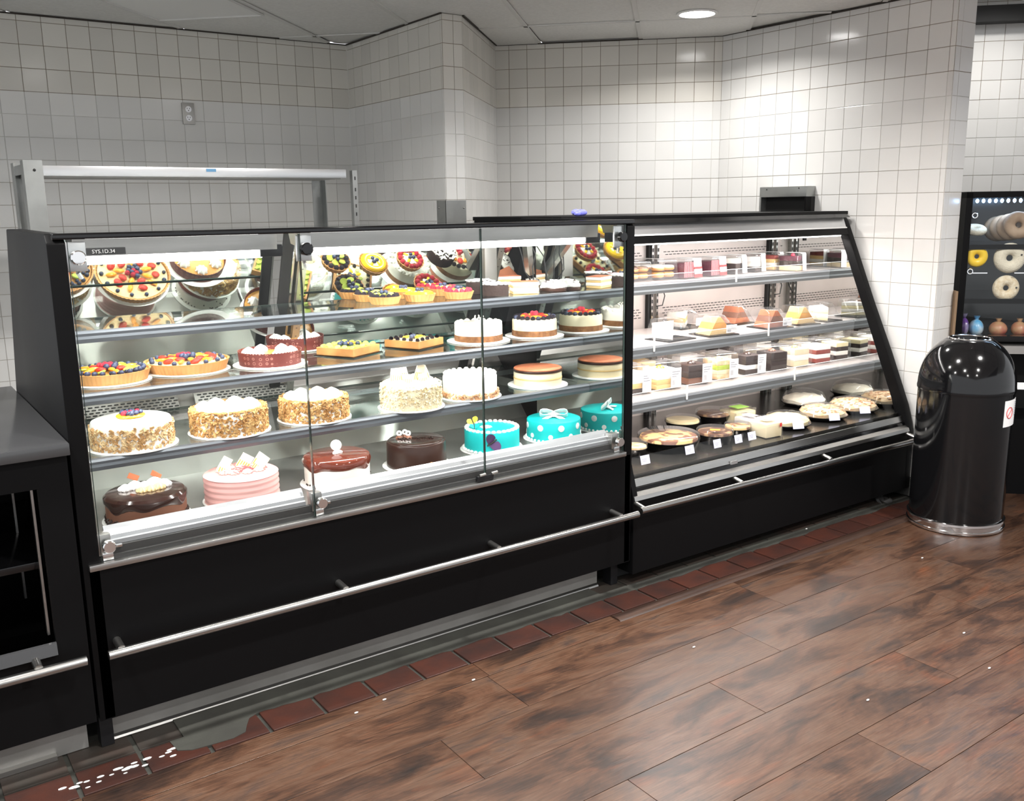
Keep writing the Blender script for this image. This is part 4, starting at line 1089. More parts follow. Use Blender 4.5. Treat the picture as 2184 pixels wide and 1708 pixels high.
# ---- first shelf: tartlets in three rows
def tartlet(px, pyb, wpx, kind, label):
    c, r = spot(px, pyb, S1, wpx); t = thing('fruit_tartlet', label, 'tartlet', c, rnd.random() * 6); h = 0.027
    t['group'] = 'tartlets on the top shelf'
    def flute(rr, zz, a): return (rr * (1 + 0.045 * abs(math.sin(11 * a))), zz)
    MB().lathe([(r * 0.78, 0.0), (r * 0.96, h), (r * 0.90, h), (r * 0.84, h - 0.006), (0.003, h - 0.006)], 88, mod=flute).build('pastry_shell', 'crust', t, local=True)
    ring = {'dark': 'blackberry', 'yellow': 'mango', 'red': 'raspberry'}[kind]
    if kind == 'yellow':
        MB().torus(r * 0.62, r * 0.24, (0, 0, h), 28, 8, 0.7).build('mango_ring', ring, t, local=True)
    else:
        me = BLACK if kind == 'dark' else RASP
        for k in range(13):
            a = 2 * PI * k / 13; fruit(t, me, ring, r * 0.74 * math.cos(a), r * 0.74 * math.sin(a), h + 0.001, r * 0.17)
    if kind == 'dark':
        for k in range(5):
            a = 2 * PI * k / 5; fruit(t, KIWI, 'kiwi_slice', r * 0.42 * math.cos(a), r * 0.42 * math.sin(a), h + 0.006, r * 0.24, a, 0.4)
    else:
        ros_obj('cream', (0, 0, h - 0.004), r * 0.5, 'whip', t, 0.016, 9)
        for k in range(4):
            a = k * 1.57 + 0.4; fruit(t, MANGO if kind == 'red' else STRAW if k == 9 else MANGO, 'mango_slice', r * 0.36 * math.cos(a), r * 0.36 * math.sin(a), h + 0.007, r * 0.14, a)
    for k in range(4):
        a = k * 2.2; fruit(t, BLUE, 'blueberry', r * 0.17 * math.cos(a), r * 0.17 * math.sin(a), h + 0.014, r * 0.13)
    return t
for kind, what, spots in (('dark', 'blackberry and kiwi tartlet', ((757, 639, 70), (789, 645, 71), (821, 651, 72))),
                          ('yellow', 'mango-ringed cream tartlet', ((829, 630, 68), (861, 638, 69), (895, 645, 71))),
                          ('red', 'raspberry-ringed cream tartlet', ((916, 626, 66), (946, 632, 66), (978, 639, 67)))):
    for k, (px, py, w) in enumerate(spots):
        tartlet(px, py, w, kind, what + (' at the back of its row by the mirror', ' in the middle of its row', ' at the shelf edge, front of its row')[k])

def choc_round(px, pyb, wpx, h, label, creamy):
    c, r = spot(px, pyb, S1, wpx); t = thing('mini_chocolate_cake', label, 'cake', c, 0.0)
    if creamy:
        drum('pastry_base', r, 0.0, 0.014, 'choc', t, 0.003, wob=0.02)
        m = MB()
        def md(rr, zz, a): return (rr * (1 + 0.05 * math.sin(5 * a)), zz + 0.003 * math.sin(4 * a))
        MB().lathe([(r * 0.95, 0.013), (r * 0.97, 0.020), (r * 0.8, 0.032), (r * 0.4, 0.039), (0.003, 0.041)], 32, mod=md).build('whipped_cream', 'whip', t, local=True)
        q = random.Random(int(px)); m = MB(); m2 = MB()
        for k in range(60):
            a = q.random() * 6.28; rr = r * math.sqrt(q.random()) * 0.85; zz = 0.040 - (rr / r) ** 2 * 0.018
            mm = Matrix.Rotation(q.random() * 6, 3, 'Z') @ Matrix.Rotation(q.random() * 3, 3, 'X')
            (m if k % 4 else m2).obox((rr * math.cos(a), rr * math.sin(a), zz + 0.003), (0.007, 0.0018, 0.001), mm)
        m.build('white_curls', 'whip', t, False, local=True, kind='stuff'); m2.build('dark_curls', 'choc', t, False, local=True, kind='stuff')
    else:
        drum('sponge', r, 0.0, h, 'sponge_dark', t, 0.003, wob=0.01)
        q = random.Random(int(px)); m = MB()
        for k in range(70):
            a = q.random() * 6.28; rr = r * math.sqrt(q.random()) * 0.98
            mm = Matrix.Rotation(q.random() * 6, 3, 'Z') @ Matrix.Rotation(q.uniform(-.5, .5), 3, 'X')
            m.obox((rr * math.cos(a), rr * math.sin(a), h + 0.002 + q.random() * 0.007), (0.009, 0.003, 0.0015), mm)
        m.build('white_curls', 'whip', t, False, local=True, kind='stuff')
choc_round(1025, 627, 62, 0.044, 'dark round mini cake under white curls beside the tartlets', False)
choc_round(1057, 632, 56, 0.040, 'dark round mini cake with white curls at the shelf edge', False)
choc_round(1147, 614, 62, 0, 'cream mound dessert on chocolate base behind the tiramisu slice', True)
choc_round(1181, 622, 60, 0, 'cream mound dessert on chocolate base at the shelf edge', True)
def tiramisu(px, pyb, label, rz):
    c, r = spot(px, pyb, S1, 62); t = thing('tiramisu_slice', label, 'dessert', c, rz); w, d = 0.052, 0.034
    z = 0.0
    for (mt, dz, g_) in (('sponge', 0.010, 0.0), ('cream', 0.013, 0.001), ('sponge', 0.010, 0.0), ('cream', 0.013, 0.001), ('cocoa', 0.002, 0.001)):
        MB().box(-w - g_, w + g_, -d - g_, d + g_, z, z + dz).build({'sponge': 'sponge_layer', 'cream': 'cream_layer', 'cocoa': 'cocoa_top'}[mt], mt, t, local=True, bevel=0.0008 if mt == 'cocoa' else 0.002); z += dz
tiramisu(1082, 614, 'layered tiramisu block standing behind another one', R(-20))
tiramisu(1118, 628, 'layered tiramisu block with cocoa top at the shelf edge', R(-24))

# ---- deck
t, r = cake('mocha_cake', 'mocha cake with dripping dark glaze and browned meringue dabs', 318, 1131, SD, 180)
board(t, r); cr = r * 0.90; h = 0.086
drum('cake_body', cr, 0.004, h - 0.004, 'mocha', t, 0.006)
def drip(seed, lo, am):
    def md(rr, zz, a):
        if zz < lo + 0.001: return (rr, zz - am * (0.5 + 0.5 * math.sin(7 * a + seed)) * (0.6 + 0.4 * math.sin(3 * a + 2 * seed)))
        return (rr, zz)
    return md
MB().lathe([(cr + 0.001, h - 0.026), (cr + 0.004, h - 0.021), (cr + 0.004, h - 0.008), (cr - 0.004, h), (cr * 0.6, h + 0.004), (0.003, h + 0.005)], 72, mod=drip(1.3, h - 0.026, 0.020)).build('dark_glaze', 'choc_glaze', t, local=True)
flakes(cr, 0.005, 0.022, 360, 0.0035, 'sprinkle', t, 'chocolate_crumbs', seed=41, th=0.0018)
f = face(t); sdv = Vector((-math.sin(f), math.cos(f), 0)); fwv = Vector((math.cos(f), math.sin(f), 0))
for (s_, q_, rr) in ((0.055, -0.01, 0.020), (0.028, -0.022, 0.024), (0.0, -0.012, 0.022), (-0.028, -0.03, 0.027), (-0.055, -0.016, 0.022), (0.008, 0.026, 0.017), (-0.016, 0.022, 0.018), (-0.04, 0.008, 0.019)):
    p = -sdv * s_ * 1.0 + fwv * q_
    ros_obj('meringue_dab', (p.x, p.y, h + 0.003), rr, 'whip' if rr > 0.0195 else 'crust_in', t, rr * 1.0, 9)
for (s_, q_) in ((0.03, -0.05), (-0.035, -0.045)):
    p = -sdv * s_ + fwv * q_
    MB().obox((p.x, p.y, h + 0.032), (0.016, 0.001, 0.009), Matrix.Rotation(f + 1.4 + s_ * 9, 3, 'Z') @ Matrix.Rotation(0.5, 3, 'Y')).build('caramel_chip', 'cocoa', t, False, local=True)

t, r = cake('pink_cake', 'pink ridged cake topped with white chocolate shards', 520, 1088, SD, 164)
board(t, r); cr = r * 0.94; h = 0.092
pr_ = [(cr * 1.01, 0.004)]
for k in range(9):
    z = 0.006 + k * 0.0095; pr_ += [(cr * (1.006 if k % 2 else 0.985), z), (cr * (1.006 if k % 2 else 0.985), z + 0.004)]
MB().lathe(pr_ + [(cr, h - 0.004), (cr - 0.006, h), (0.004, h + 0.001)], 64).build('cake_body', 'pink', t, local=True)
f = face(t); sdv = Vector((-math.sin(f), math.cos(f), 0)); fwv = Vector((math.cos(f), math.sin(f), 0))
for (s_, q_) in ((-0.05, 0.02), (-0.02, 0.03), (-0.06, -0.01), (0.0, -0.03), (-0.03, -0.045), (0.04, -0.02), (0.055, 0.015), (0.02, 0.03), (0.062, -0.03)):
    p = sdv * s_ + fwv * q_ ; ros_obj('pink_rosette', (p.x, p.y, h), 0.017, 'pink', t, 0.015, 8)
q = random.Random(4); m = MB()
for k in range(60):
    p = sdv * q.gauss(0.005, 0.03) + fwv * q.gauss(0, 0.022)
    m.obox((p.x, p.y, h + 0.003 + q.random() * 0.010), (0.010, 0.0009, 0.0009), Matrix.Rotation(q.random() * 6, 3, 'Z') @ Matrix.Rotation(q.uniform(-.4, .4), 3, 'Y'))
m.build('berry_drizzle', 'pink_deep', t, False, local=True, kind='stuff')
for (s_, q_, rz_, ti, w_, h_) in ((0.056, 0.02, 0.5, -0.2, 0.040, 0.034), (0.062, -0.01, 0.5, 0.15, 0.036, 0.05), (0.0, -0.03, 0.15, 0.1, 0.04, 0.05), (-0.05, -0.02, -0.4, -0.1, 0.042, 0.05), (-0.045, 0.01, -0.4, -0.3, 0.034, 0.034)):
    p = -sdv * s_ + fwv * q_
    shard(t, (p.x, p.y, h + 0.002), w_, h_, f + PI / 2 + rz_, ti, 0.6)

t, r = cake('glazed_cake', 'white cake under glossy red-brown dripping glaze with a white swirl', 722, 1050, SD, 158)
board(t, r); cr = r * 0.87; h = 0.098
drum('cake_body', cr, 0.004, h - 0.006, 'ivory' if False else 'cream', t, 0.008)
MB().lathe([(cr + 0.001, h - 0.030), (cr + 0.005, h - 0.024), (cr + 0.0055, h - 0.012), (cr, h - 0.002), (cr - 0.008, h + 0.001), (0.003, h + 0.002)], 72, mod=drip(2.1, h - 0.030, 0.012)).build('glaze', 'red_glaze', t, local=True, label='glossy red-brown glaze')
q = random.Random(8)
m = MB()
for k in range(42):
    a = q.random() * 6.28; m.ball((cr * 1.01 * math.cos(a), cr * 1.01 * math.sin(a), 0.007 + abs(q.gauss(0, 0.012))), 0.0032, 7, 5)
m.build('chocolate_pearls', 'sprinkle', t, local=True, kind='stuff')
f = face(t)
mm = Matrix.Rotation(f + PI / 2, 3, 'Z') @ Matrix.Rotation(PI / 2, 3, 'X')
sw = MB().lathe([(0.018, -0.003), (0.019, 0), (0.018, 0.003)], 24).rot(mm).move((0.0, 0.0, h + 0.030)).build('swirl_medallion', 'fondant', t, local=True)
for (dx, dz, rr) in ((0.0, 0.008, 0.012), (0.014, 0.006, 0.009), (-0.006, 0.005, 0.007)):
    ros_obj('white_dab', (dx, dx * 0.2, h + 0.001), rr, 'whip', t, rr * 1.1, 7)

t, r = cake('chocolate_cake', 'smooth dark chocolate cake with curls and white blossoms on one edge', 890, 1011, SD, 146)
board(t, r); cr = r * 0.86; h = 0.094
drum('cake_body', cr, 0.004, h, 'choc', t, 0.007, dome=0.002, flare=1.015)
drum('glossy_top', cr * 0.94, h - 0.002, h + 0.003, 'choc_glaze', t, 0.002)
f = face(t); sdv = Vector((-math.sin(f), math.cos(f), 0)); fwv = Vector((math.cos(f), math.sin(f), 0))
q = random.Random(11); m = MB()
for k in range(70):
    p = sdv * (0.065 - 0.125 * q.random()) * -1 + fwv * q.gauss(-0.005, 0.008)
    m.obox((p.x, p.y, h + 0.005), (0.004, 0.0012, 0.0012), Matrix.Rotation(q.random() * 6, 3, 'Z'))
m.build('chocolate_crumbs', 'sprinkle', t, False, local=True, kind='stuff')
for (s_, q_) in ((0.06, -0.02), (0.028, -0.015), (0.04, -0.035)):
    p = -sdv * s_ + fwv * q_
    m = MB(); m.torus(0.007, 0.0035, (p.x, p.y, h + 0.020), 14, 6, mtx=Matrix.Rotation(f + PI / 2, 3, 'Z') @ Matrix.Rotation(PI / 2.2, 3, 'X')); m.build('white_blossom', 'fondant', t, local=True)
    ros_obj('chocolate_dab', (p.x, p.y, h + 0.001), 0.013, 'mocha', t, 0.013, 6)
p = fwv * cr * 0.97 - sdv * (-0.055)
MB().lathe([(0.008, -0.001), (0.008, 0.001)], 16).rot(Matrix.Rotation(f + PI / 2, 3, 'Z') @ Matrix.Rotation(PI / 2, 3, 'X')).move((p.x * 0.93, p.y * 0.93, 0.026)).build('gold_seal', 'crust', t, local=True)

t, r = cake('butterfly_cake', 'turquoise cake with white shell border and butterfly decorations', 1050, 974, SD, 136)
board(t, r); cr = r * 0.86; h = 0.084
drum('cake_body', cr, 0.004, h, 'teal', t, 0.004)
for (z, rr, n_, s_) in ((h, 0.92, 30, 0.0085), (0.009, 1.03, 34, 0.0075)):
    m = MB()
    for k in range(n_):
        a = k * 2 * PI / n_; m.ball((cr * rr * math.cos(a), cr * rr * math.sin(a), z + (0.002 if z > 0.05 else 0)), s_, 8, 5, (1.1, 1.1, 0.8))
    m.build('shell_border', 'fondant', t, local=True, kind='stuff')
f = face(t); sdv = Vector((-math.sin(f), math.cos(f), 0)); fwv = Vector((math.cos(f), math.sin(f), 0))
ros_obj('white_swirl', tuple(-sdv * 0.022 + Vector((0, 0, h))), 0.022, 'fondant', t, 0.008, 9)
def butterfly(t, c, m_, s, mt, name):
    b = MB()
    def wing(sg):
        out = []
        for k in range(15):
            a = -1.25 + 2.5 * k / 14; rr = s * (0.75 + 0.3 * math.cos(2.2 * a - 0.8))
            out.append((sg * rr * math.cos(a), rr * math.sin(a)))
        pts = [(0, 0)] + out
        n = len(pts)
        v = [Vector((x, y, zz + abs(x) * 0.45)) for zz in (0, 0.0012) for x, y in pts]
        fcs = [tuple(range(n)), tuple(range(n, 2 * n))[::-1]] + [(i, (i + 1) % n, n + (i + 1) % n, n + i) for i in range(n)]
        return [Vector(c) + m_ @ p for p in v], fcs
    root = MB().tube([Vector(c) + m_ @ Vector((0, -s * 0.6, 0.001)), Vector(c) + m_ @ Vector((0, 0, 0.003)), Vector(c) + m_ @ Vector((0, s * 0.6, 0.001))], s * 0.09, 7).build(name, 'ink', t, local=True)
    for sg in (-1, 1):
        MB().add(*wing(sg)).build('wing', mt, root, local=True)
vert = Matrix.Rotation(f + PI / 2, 3, 'Z') @ Matrix.Rotation(R(90), 3, 'X') @ Matrix.Rotation(R(-55), 3, 'Z')
p = fwv * (cr + 0.004) * 0.985 + sdv * 0.014 * 0
p2 = fwv * (cr + 0.003); butterfly(t, (p2.x, p2.y, 0.050), vert, 0.036, 'butterfly_purple', 'purple_butterfly')
p = -sdv * 0.072 + fwv * 0.012
butterfly(t, (p.x, p.y, h + 0.026), Matrix.Rotation(f + PI / 2, 3, 'Z') @ Matrix.Rotation(R(65), 3, 'X') @ Matrix.Rotation(0.4, 3, 'Z'), 0.022, 'butterfly_yellow', 'yellow_butterfly')
p = -sdv * 0.066 + fwv * 0.03
butterfly(t, (p.x, p.y, h + 0.008), Matrix.Rotation(f + PI / 2, 3, 'Z') @ Matrix.Rotation(R(30), 3, 'X'), 0.018, 'teal', 'blue_butterfly')

t, r = cake('polka_dot_cake', 'turquoise cake with white polka dots and a white bow', 1181, 949, SD, 130)
board(t, r); cr = r * 0.88; h = 0.083
drum('cake_body', cr, 0.004, h, 'teal', t, 0.005)
m = MB()
for k in range(36):
    a = k * 2 * PI / 36; m.ball((cr * 1.02 * math.cos(a), cr * 1.02 * math.sin(a), 0.008), 0.006, 8, 5)
m.build('shell_border', 'fondant', t, local=True, kind='stuff')
f = face(t)
for k in range(16):
    a = f + 0.28 + k * 2 * PI / 16; zz = 0.060 if k % 2 == 0 else 0.026; rr = 0.0125 if k % 2 == 0 else 0.0095
    mm = Matrix.Rotation(a + PI / 2, 3, 'Z') @ Matrix.Rotation(PI / 2, 3, 'X')
    d = MB().lathe([(rr, -0.003), (rr, 0.002), (rr * 0.9, 0.0028)], 20).rot(mm)
    d.move(((cr - 0.001) * math.cos(a), (cr - 0.001) * math.sin(a), zz)).build('polka_dot', 'fondant', t, local=True)
sdv = Vector((-math.sin(f), math.cos(f), 0)); fwv = Vector((math.cos(f), math.sin(f), 0)); upv = Vector((0, 0, 1)); o_ = Vector((0, 0, h))
for sg in (-1, 1):
    pts = []
    for k in range(13):
        a = PI * 2 * k / 12
        pts.append(o_ + sdv * sg * (0.028 - 0.028 * math.cos(a)) + upv * (0.016 + 0.016 * math.sin(a) * (0.35 + 0.65 * (1 - math.cos(a)) / 2)))
    MB().strip(pts, fwv * 0.022 + upv * 0.020, 0.0022).build('bow_loop', 'fondant', t, local=True)
    MB().strip([o_ + upv * 0.006, o_ + sdv * sg * 0.018 + fwv * 0.018 + upv * 0.006, o_ + sdv * sg * 0.034 + fwv * 0.036 + upv * 0.002], sdv * 0.006 + fwv * -0.01 * 0 + sdv * 0.018, 0.002).build('bow_tail', 'fondant', t, local=True)
MB().ball(tuple(o_ + upv * 0.010), 0.011, 12, 8, (1, 1, 0.9)).build('bow_knot', 'fondant', t, local=True)

# ================================================================== packaged desserts
def bspot(px, pyb, z, ny):
    p = at_z(px, pyb, z)
    if p.y < ny + 0.008: p = at_y(px, pyb, ny + 0.008); p.z = z
    return p
def wide(px_w, p): return px_w / FPX * depth(p)
def label_on(t, x0, x1, y, z0, z1, mt='paper', bars=True, name='label', tilt=0.0):
    o = MB().box(x0, x1, y - 0.0008, y, z0, z1).build(name, mt, t, False, local=True)
    if bars:
        m = MB(); w = x1 - x0; q = random.Random(int(x0 * 9999))
        for k in range(6):
            xx = x0 + w * (0.12 + 0.055 * k * 1.0); m.box(xx, xx + w * 0.028, y - 0.0012, y - 0.0008, z0 + (z1 - z0) * 0.12, z0 + (z1 - z0) * 0.40)
        for k in range(3):
            zz = z0 + (z1 - z0) * (0.55 + 0.12 * k); m.box(x0 + w * 0.1, x0 + w * q.uniform(0.5, 0.9), y - 0.0011, y - 0.0008, zz, zz + (z1 - z0) * 0.04)
        m.build('label_print', 'ink_grey', o, False, local=True, kind='stuff')
    return o
def hull(t, w, d, h, taper=0.9, lip=True, name='clear_lid', z0=0.0):
    a, b = w / 2, d / 2
    m = MB().add([(-a, -b, z0), (a, -b, z0), (a, b, z0), (-a, b, z0), (-a * taper, -b * taper, h), (a * taper, -b * taper, h), (a * taper, b * taper, h), (-a * taper, b * taper, h)],
                 [(3, 2, 1, 0), (4, 5, 6, 7), (0, 1, 5, 4), (1, 2, 6, 5), (2, 3, 7, 6), (3, 0, 4, 7)])
    return m.build(name, 'clear_plastic', t, local=True, bevel=min(w, d, h) * 0.09)

N1, N2, N3 = RS[0][1], RS[1][1], RS[2][1]
Z1, Z2, Z3 = RS[0][0], RS[1][0], RS[2][0]

# ---- top shelf: donut packs, berry boxes, banded cake slices
def donut_pack(px, pyb, wpx, label, drizzle):
    p = bspot(px, pyb, Z1, N1); w = wide(wpx, p); d = 0.24
    t = thing('donut_pack', label, 'donut pack', (p.x, p.y + d / 2, Z1))
    for i in range(2):
        for j in range(3):
            c = (-w * 0.24 + i * w * 0.48, -d * 0.32 + j * d * 0.32, 0.056)
            o = MB().torus(w * 0.155, w * 0.085, c, 20, 9, 0.9).build('donut', 'crust' if not drizzle else 'crust', t, local=True)
            MB().torus(w * 0.155, w * 0.078, (c[0], c[1], c[2] + 0.006), 20, 9, 0.8).build('icing', 'cream' if not drizzle else 'pie_choc', o, local=True)
            if True:
                o2 = MB().torus(w * 0.155, w * 0.085, (c[0], c[1], c[2] - 0.030), 20, 9, 1.1).build('donut', 'crust', t, local=True)
    hull(t, w, d, 0.098, 0.92)
    MB().box(-w * 0.08, w * 0.10, -d * 0.30, d * 0.25, 0.0985, 0.0995).build('label', 'paper', t, False, local=True)
donut_pack(1372, 602, 58, 'clear pack of chocolate-drizzled donuts against the black post', True)
donut_pack(1426, 598, 62, 'clear pack of glazed donuts beside the red-labelled berry boxes', False)
def berry_box(px, pyb, wpx, label, red=True, back=0.0):
    p = bspot(px, pyb, Z1, N1); w = wide(wpx, p); d = 0.15
    t = thing('berry_box', label, 'dessert box', (p.x, p.y + d / 2 + back, Z1), R(6)); h = 0.096
    MB().box(-w * 0.42, w * 0.42, -d * 0.42, d * 0.42, 0.003, h * 0.8).build('berry_cake', 'purple_berry', t, local=True, bevel=0.008)
    for k in range(7):
        MB().box(-w * 0.44 + k * w * 0.09, -w * 0.42 + k * w * 0.09 + 0.003, -d * 0.44, -d * 0.42, 0.01, h * 0.85).build('berry_fold', 'pink_deep', t, False, local=True)
    hull(t, w, d, h, 0.9)
    MB().strip([(w * 0.22, d * 0.28, h + 0.001), (w * 0.22, -d * 0.45, h + 0.001), (w * 0.24, -d * 0.47, h * 0.55)], (w * 0.42, 0, 0), 0.001).build('label_band', 'paper', t, False, local=True)
    if red:
        MB().strip([(w * 0.24, -d * 0.473, h * 0.60), (w * 0.25, -d * 0.497, h * 0.06)], (w * 0.43, 0, 0), 0.0012).build('red_label', 'red_ink', t, False, local=True)
        MB().strip([(w * 0.24, -d * 0.480, h * 0.48), (w * 0.25, -d * 0.492, h * 0.24)], (w * 0.43, 0, 0), 0.0014).build('white_stripe', 'paper', t, False, local=True)
berry_box(1440, 588, 52, 'dark berry box with white label pushed against the back liner', False, 0.10)
berry_box(1478, 595, 62, 'dark berry box with red and white label beside the donuts')
berry_box(1533, 590, 54, 'dark berry box with red and white label beside the banded slices')
def banded_slice(px, pyb, wpx, label, layers, top=None, h=0.096):
    p = bspot(px, pyb, Z1, N1); w = wide(wpx, p); d = 0.13
    t = thing('banded_slice_pack', label, 'cake slice', (p.x, p.y + d / 2, Z1), R(10))
    z = 0.004; n = len(layers); dz = (h * 0.80) / n
    for mt in layers:
        MB().box(-w * 0.40, w * 0.40, -d * 0.40, d * 0.40, z, z + dz).build('cake_layer', mt, t, local=True, bevel=0.003); z += dz
    if top:
        MB().ball((-w * 0.2, -d * 0.12, z + 0.004), 0.011, 10, 6).build('cherry', top, t, local=True)
    hull(t, w, d, h, 0.88)
    s = MB().strip([(w * 0.22, d * 0.30, h + 0.001), (w * 0.22, -d * 0.43, h + 0.001), (w * 0.225, -d * 0.455, h * 0.93), (w * 0.25, -d * 0.50, h * 0.05)], (w * 0.40, 0, 0), 0.001).build('label_band', 'paper', t, False, local=True)
    m = MB()
    for k in range(4): m.box(w * 0.10, w * 0.20, -d * 0.478, -d * 0.474, h * (0.55 + 0.06 * k), h * (0.575 + 0.06 * k))
    m.build('label_print', 'ink_grey', s, False, local=True, kind='stuff')
banded_slice(1580, 585, 46, 'white-banded pack holding a dark chocolate slice with cream top', ('sponge_dark', 'sponge_dark', 'cream'))
banded_slice(1621, 581, 43, 'white-banded pack holding a cream-covered slice', ('sponge_dark', 'cream', 'whip'))
banded_slice(1661, 577, 41, 'white-banded pack holding a yellow sponge slice under red topping', ('sponge', 'cream', 'sponge', 'red_velvet'))
banded_slice(1709, 579, 38, 'white-banded pack holding a dark slice with red cherry over pale base', ('crust_in', 'sponge_dark', 'purple_berry'), 'raspberry')

# ---- middle shelf: wedge slices in clear clamshells
def wedge_pack(px, pyb, wpx, label, layers, tag_=True, rz=0.0, back=0.0, peak=False):
    p = bspot(px, pyb, Z2, N2); w = wide(wpx, p) * 0.92; d = 0.15; h = 0.096
    t = thing('wedge_slice_pack', label, 'cake slice', (p.x, p.y + d / 2 + back, Z2), rz)
    MB().box(-w / 2, w / 2, -d / 2, d / 2, 0, 0.006).build('black_tray', 'black_gloss', t, local=True, bevel=0.002)
    z = 0.007; dz = 0.070 / len(layers)
    if peak:
        tri = lambda k0, k1: [(-w * 0.40 + w * 0.26 * k0, 0.007 + 0.082 * k0), (w * 0.40 - w * 0.44 * k0, 0.007 + 0.082 * k0), (w * 0.40 - w * 0.44 * k1, 0.007 + 0.082 * k1), (-w * 0.40 + w * 0.26 * k1, 0.007 + 0.082 * k1)]
        n = len(layers)
        for q, mt in enumerate(layers):
            pl_ = tri(q / n, (q + 1) / n)
            MB().add([(x, y, z_) for y in (-d * 0.36, d * 0.30) for x, z_ in pl_], [(0, 1, 2, 3), (7, 6, 5, 4), (0, 4, 5, 1), (1, 5, 6, 2), (2, 6, 7, 3), (3, 7, 4, 0)]).build('cake_layer', mt, t, local=True, bevel=0.002)
    for mt in (() if peak else layers):
        poly = [(-w * 0.36, d * 0.36), (-w * 0.30, -d * 0.42), (w * 0.38, d * 0.30)]
        MB().zprism(poly, z, z + dz).build('cake_layer', mt, t, local=True, bevel=0.002); z += dz
    m = MB().add([(-w / 2, -d / 2, 0.006), (w / 2, -d / 2, 0.006), (w / 2, d / 2, 0.006), (-w / 2, d / 2, 0.006), (-w * 0.38, -d * 0.42, h), (w * 0.12, -d * 0.30, h), (w * 0.40, d * 0.42, h), (-w * 0.38, d * 0.42, h)],
                 [(3, 2, 1, 0), (4, 5, 6, 7), (0, 1, 5, 4), (1, 2, 6, 5), (2, 3, 7, 6), (3, 0, 4, 7)])
    m.build('clear_lid', 'clear_plastic', t, local=True, bevel=0.006)
    if tag_: label_on(t, w * 0.05, w * 0.40, -d * 0.495, 0.014, 0.052)
wedge_pack(1455, 727, 96, 'clear pack with a tall white cake wedge on the near-empty shelf end', ('whip', 'cream', 'whip'), False, R(4))
wedge_pack(1520, 706, 88, 'clear pack with a pale cream wedge behind the orange one', ('cream', 'sponge', 'cream'), True, 0.0, 0.12)
wedge_pack(1548, 719, 92, 'clear pack with a golden orange cake wedge', ('sponge', 'custard', 'sponge'), True, R(-6), 0.0, True)
wedge_pack(1622, 696, 76, 'clear pack with a milk-chocolate brown wedge at the back', ('cocoa', 'mocha', 'cocoa'), False, R(5), 0.10, True)
wedge_pack(1668, 703, 84, 'clear pack with a red-brown wedge and white label', ('cocoa', 'mocha', 'cocoa'), True, R(-4), 0.0, True)
wedge_pack(1729, 697, 74, 'clear pack with a bright orange-yellow wedge', ('sponge', 'custard', 'sponge'), False, R(-8), 0.0, True)
wedge_pack(1780, 686, 62, 'clear pack with a pale yellow striped wedge', ('banana', 'cream', 'banana', 'cream'), False)

# ---- lower shelf: tall square boxes with hanging tabs
def tab_box(px, pyb, wpx, label, layers, topping=None, lab=True, back=0.0, h=0.126):
    p = bspot(px, pyb, Z3, N3); w = wide(wpx, p) * 1.08; d = 0.135
    t = thing('tab_box_slice', label, 'cake slice', (p.x, p.y + d / 2 + back, Z3), R(-7))
    z = 0.004; dz = h * 0.70 / len(layers)
    for mt in layers:
        MB().box(-w * 0.39, w * 0.39, -d * 0.39, d * 0.39, z, z + dz).build('cake_layer', mt, t, local=True, bevel=0.0025); z += dz
    if topping:
        o = MB(); rosette(o, (0, 0, z - 0.002), w * 0.13, 0.016); o.build('topping', topping, t, local=True)
    hull(t, w, d, h, 0.94)
    tb = MB().strip([(-w * 0.28, d * 0.36, h), (-w * 0.28, d * 0.40, h + 0.028), (w * 0.28, d * 0.40, h + 0.028), (w * 0.28, d * 0.36, h)], (0, 0.002, 0), 0.002).build('hanging_tab', 'clear_plastic', t, local=True)
    if lab: label_on(t, w * 0.06, w * 0.44, -d * 0.502, h * 0.08, h * 0.78)
DK, SP, CR_, WH, RV, IV = 'sponge_dark', 'sponge', 'cream', 'whip', 'red_velvet', 'ivory'
back_row = ((1440, 818, 60, 'clear tab box at the back behind the lemon squares', (CR_, SP)), (1530, 800, 56, 'clear tab box at the back behind the chocolate squares', (DK, CR_)),
            (1610, 785, 52, 'clear tab box at the back behind the fudge squares', (CR_, DK)), (1690, 770, 50, 'clear tab box at the back behind the red velvet', (IV, CR_)), (1765, 757, 46, 'clear tab box at the back near the end panel', (CR_, IV)))
for (a, b, c_, l, la) in back_row: tab_box(a, b, c_, l, la, None, False, 0.17, 0.110)
tab_box(1370, 842, 56, 'clear tab box with a lemon-layered square against the black post', (DK, SP, CR_, WH))
tab_box(1430, 832, 66, 'clear tab box with a yellow sponge and cream square', (SP, SP, CR_, WH), 'mango')
tab_box(1497, 821, 64, 'clear tab box with a brown mousse square and white label', ('mocha', DK, 'choc'), 'choc')
tab_box(1555, 810, 58, 'clear tab box with a green-layered nutty square', ('pie_nut', IV, 'kiwi', 'pie_nut'), 'almond')
tab_box(1615, 799, 56, 'clear tab box with a cookie-topped dark chocolate square', (DK, CR_, DK, DK), 'choc')
tab_box(1668, 791, 54, 'clear tab box with an all-fudge chocolate square', (DK, DK), 'mocha', False)
tab_box(1716, 783, 50, 'clear tab box with a pale pistachio square', (IV, CR_, IV), 'kiwi', False)
tab_box(1762, 775, 50, 'clear tab box with a red velvet and white square', (RV, WH, RV, WH), None, False)
tab_box(1802, 768, 42, 'clear tab box with chocolate layers and yellow cream', (DK, CR_, DK, 'banana'), None, False)

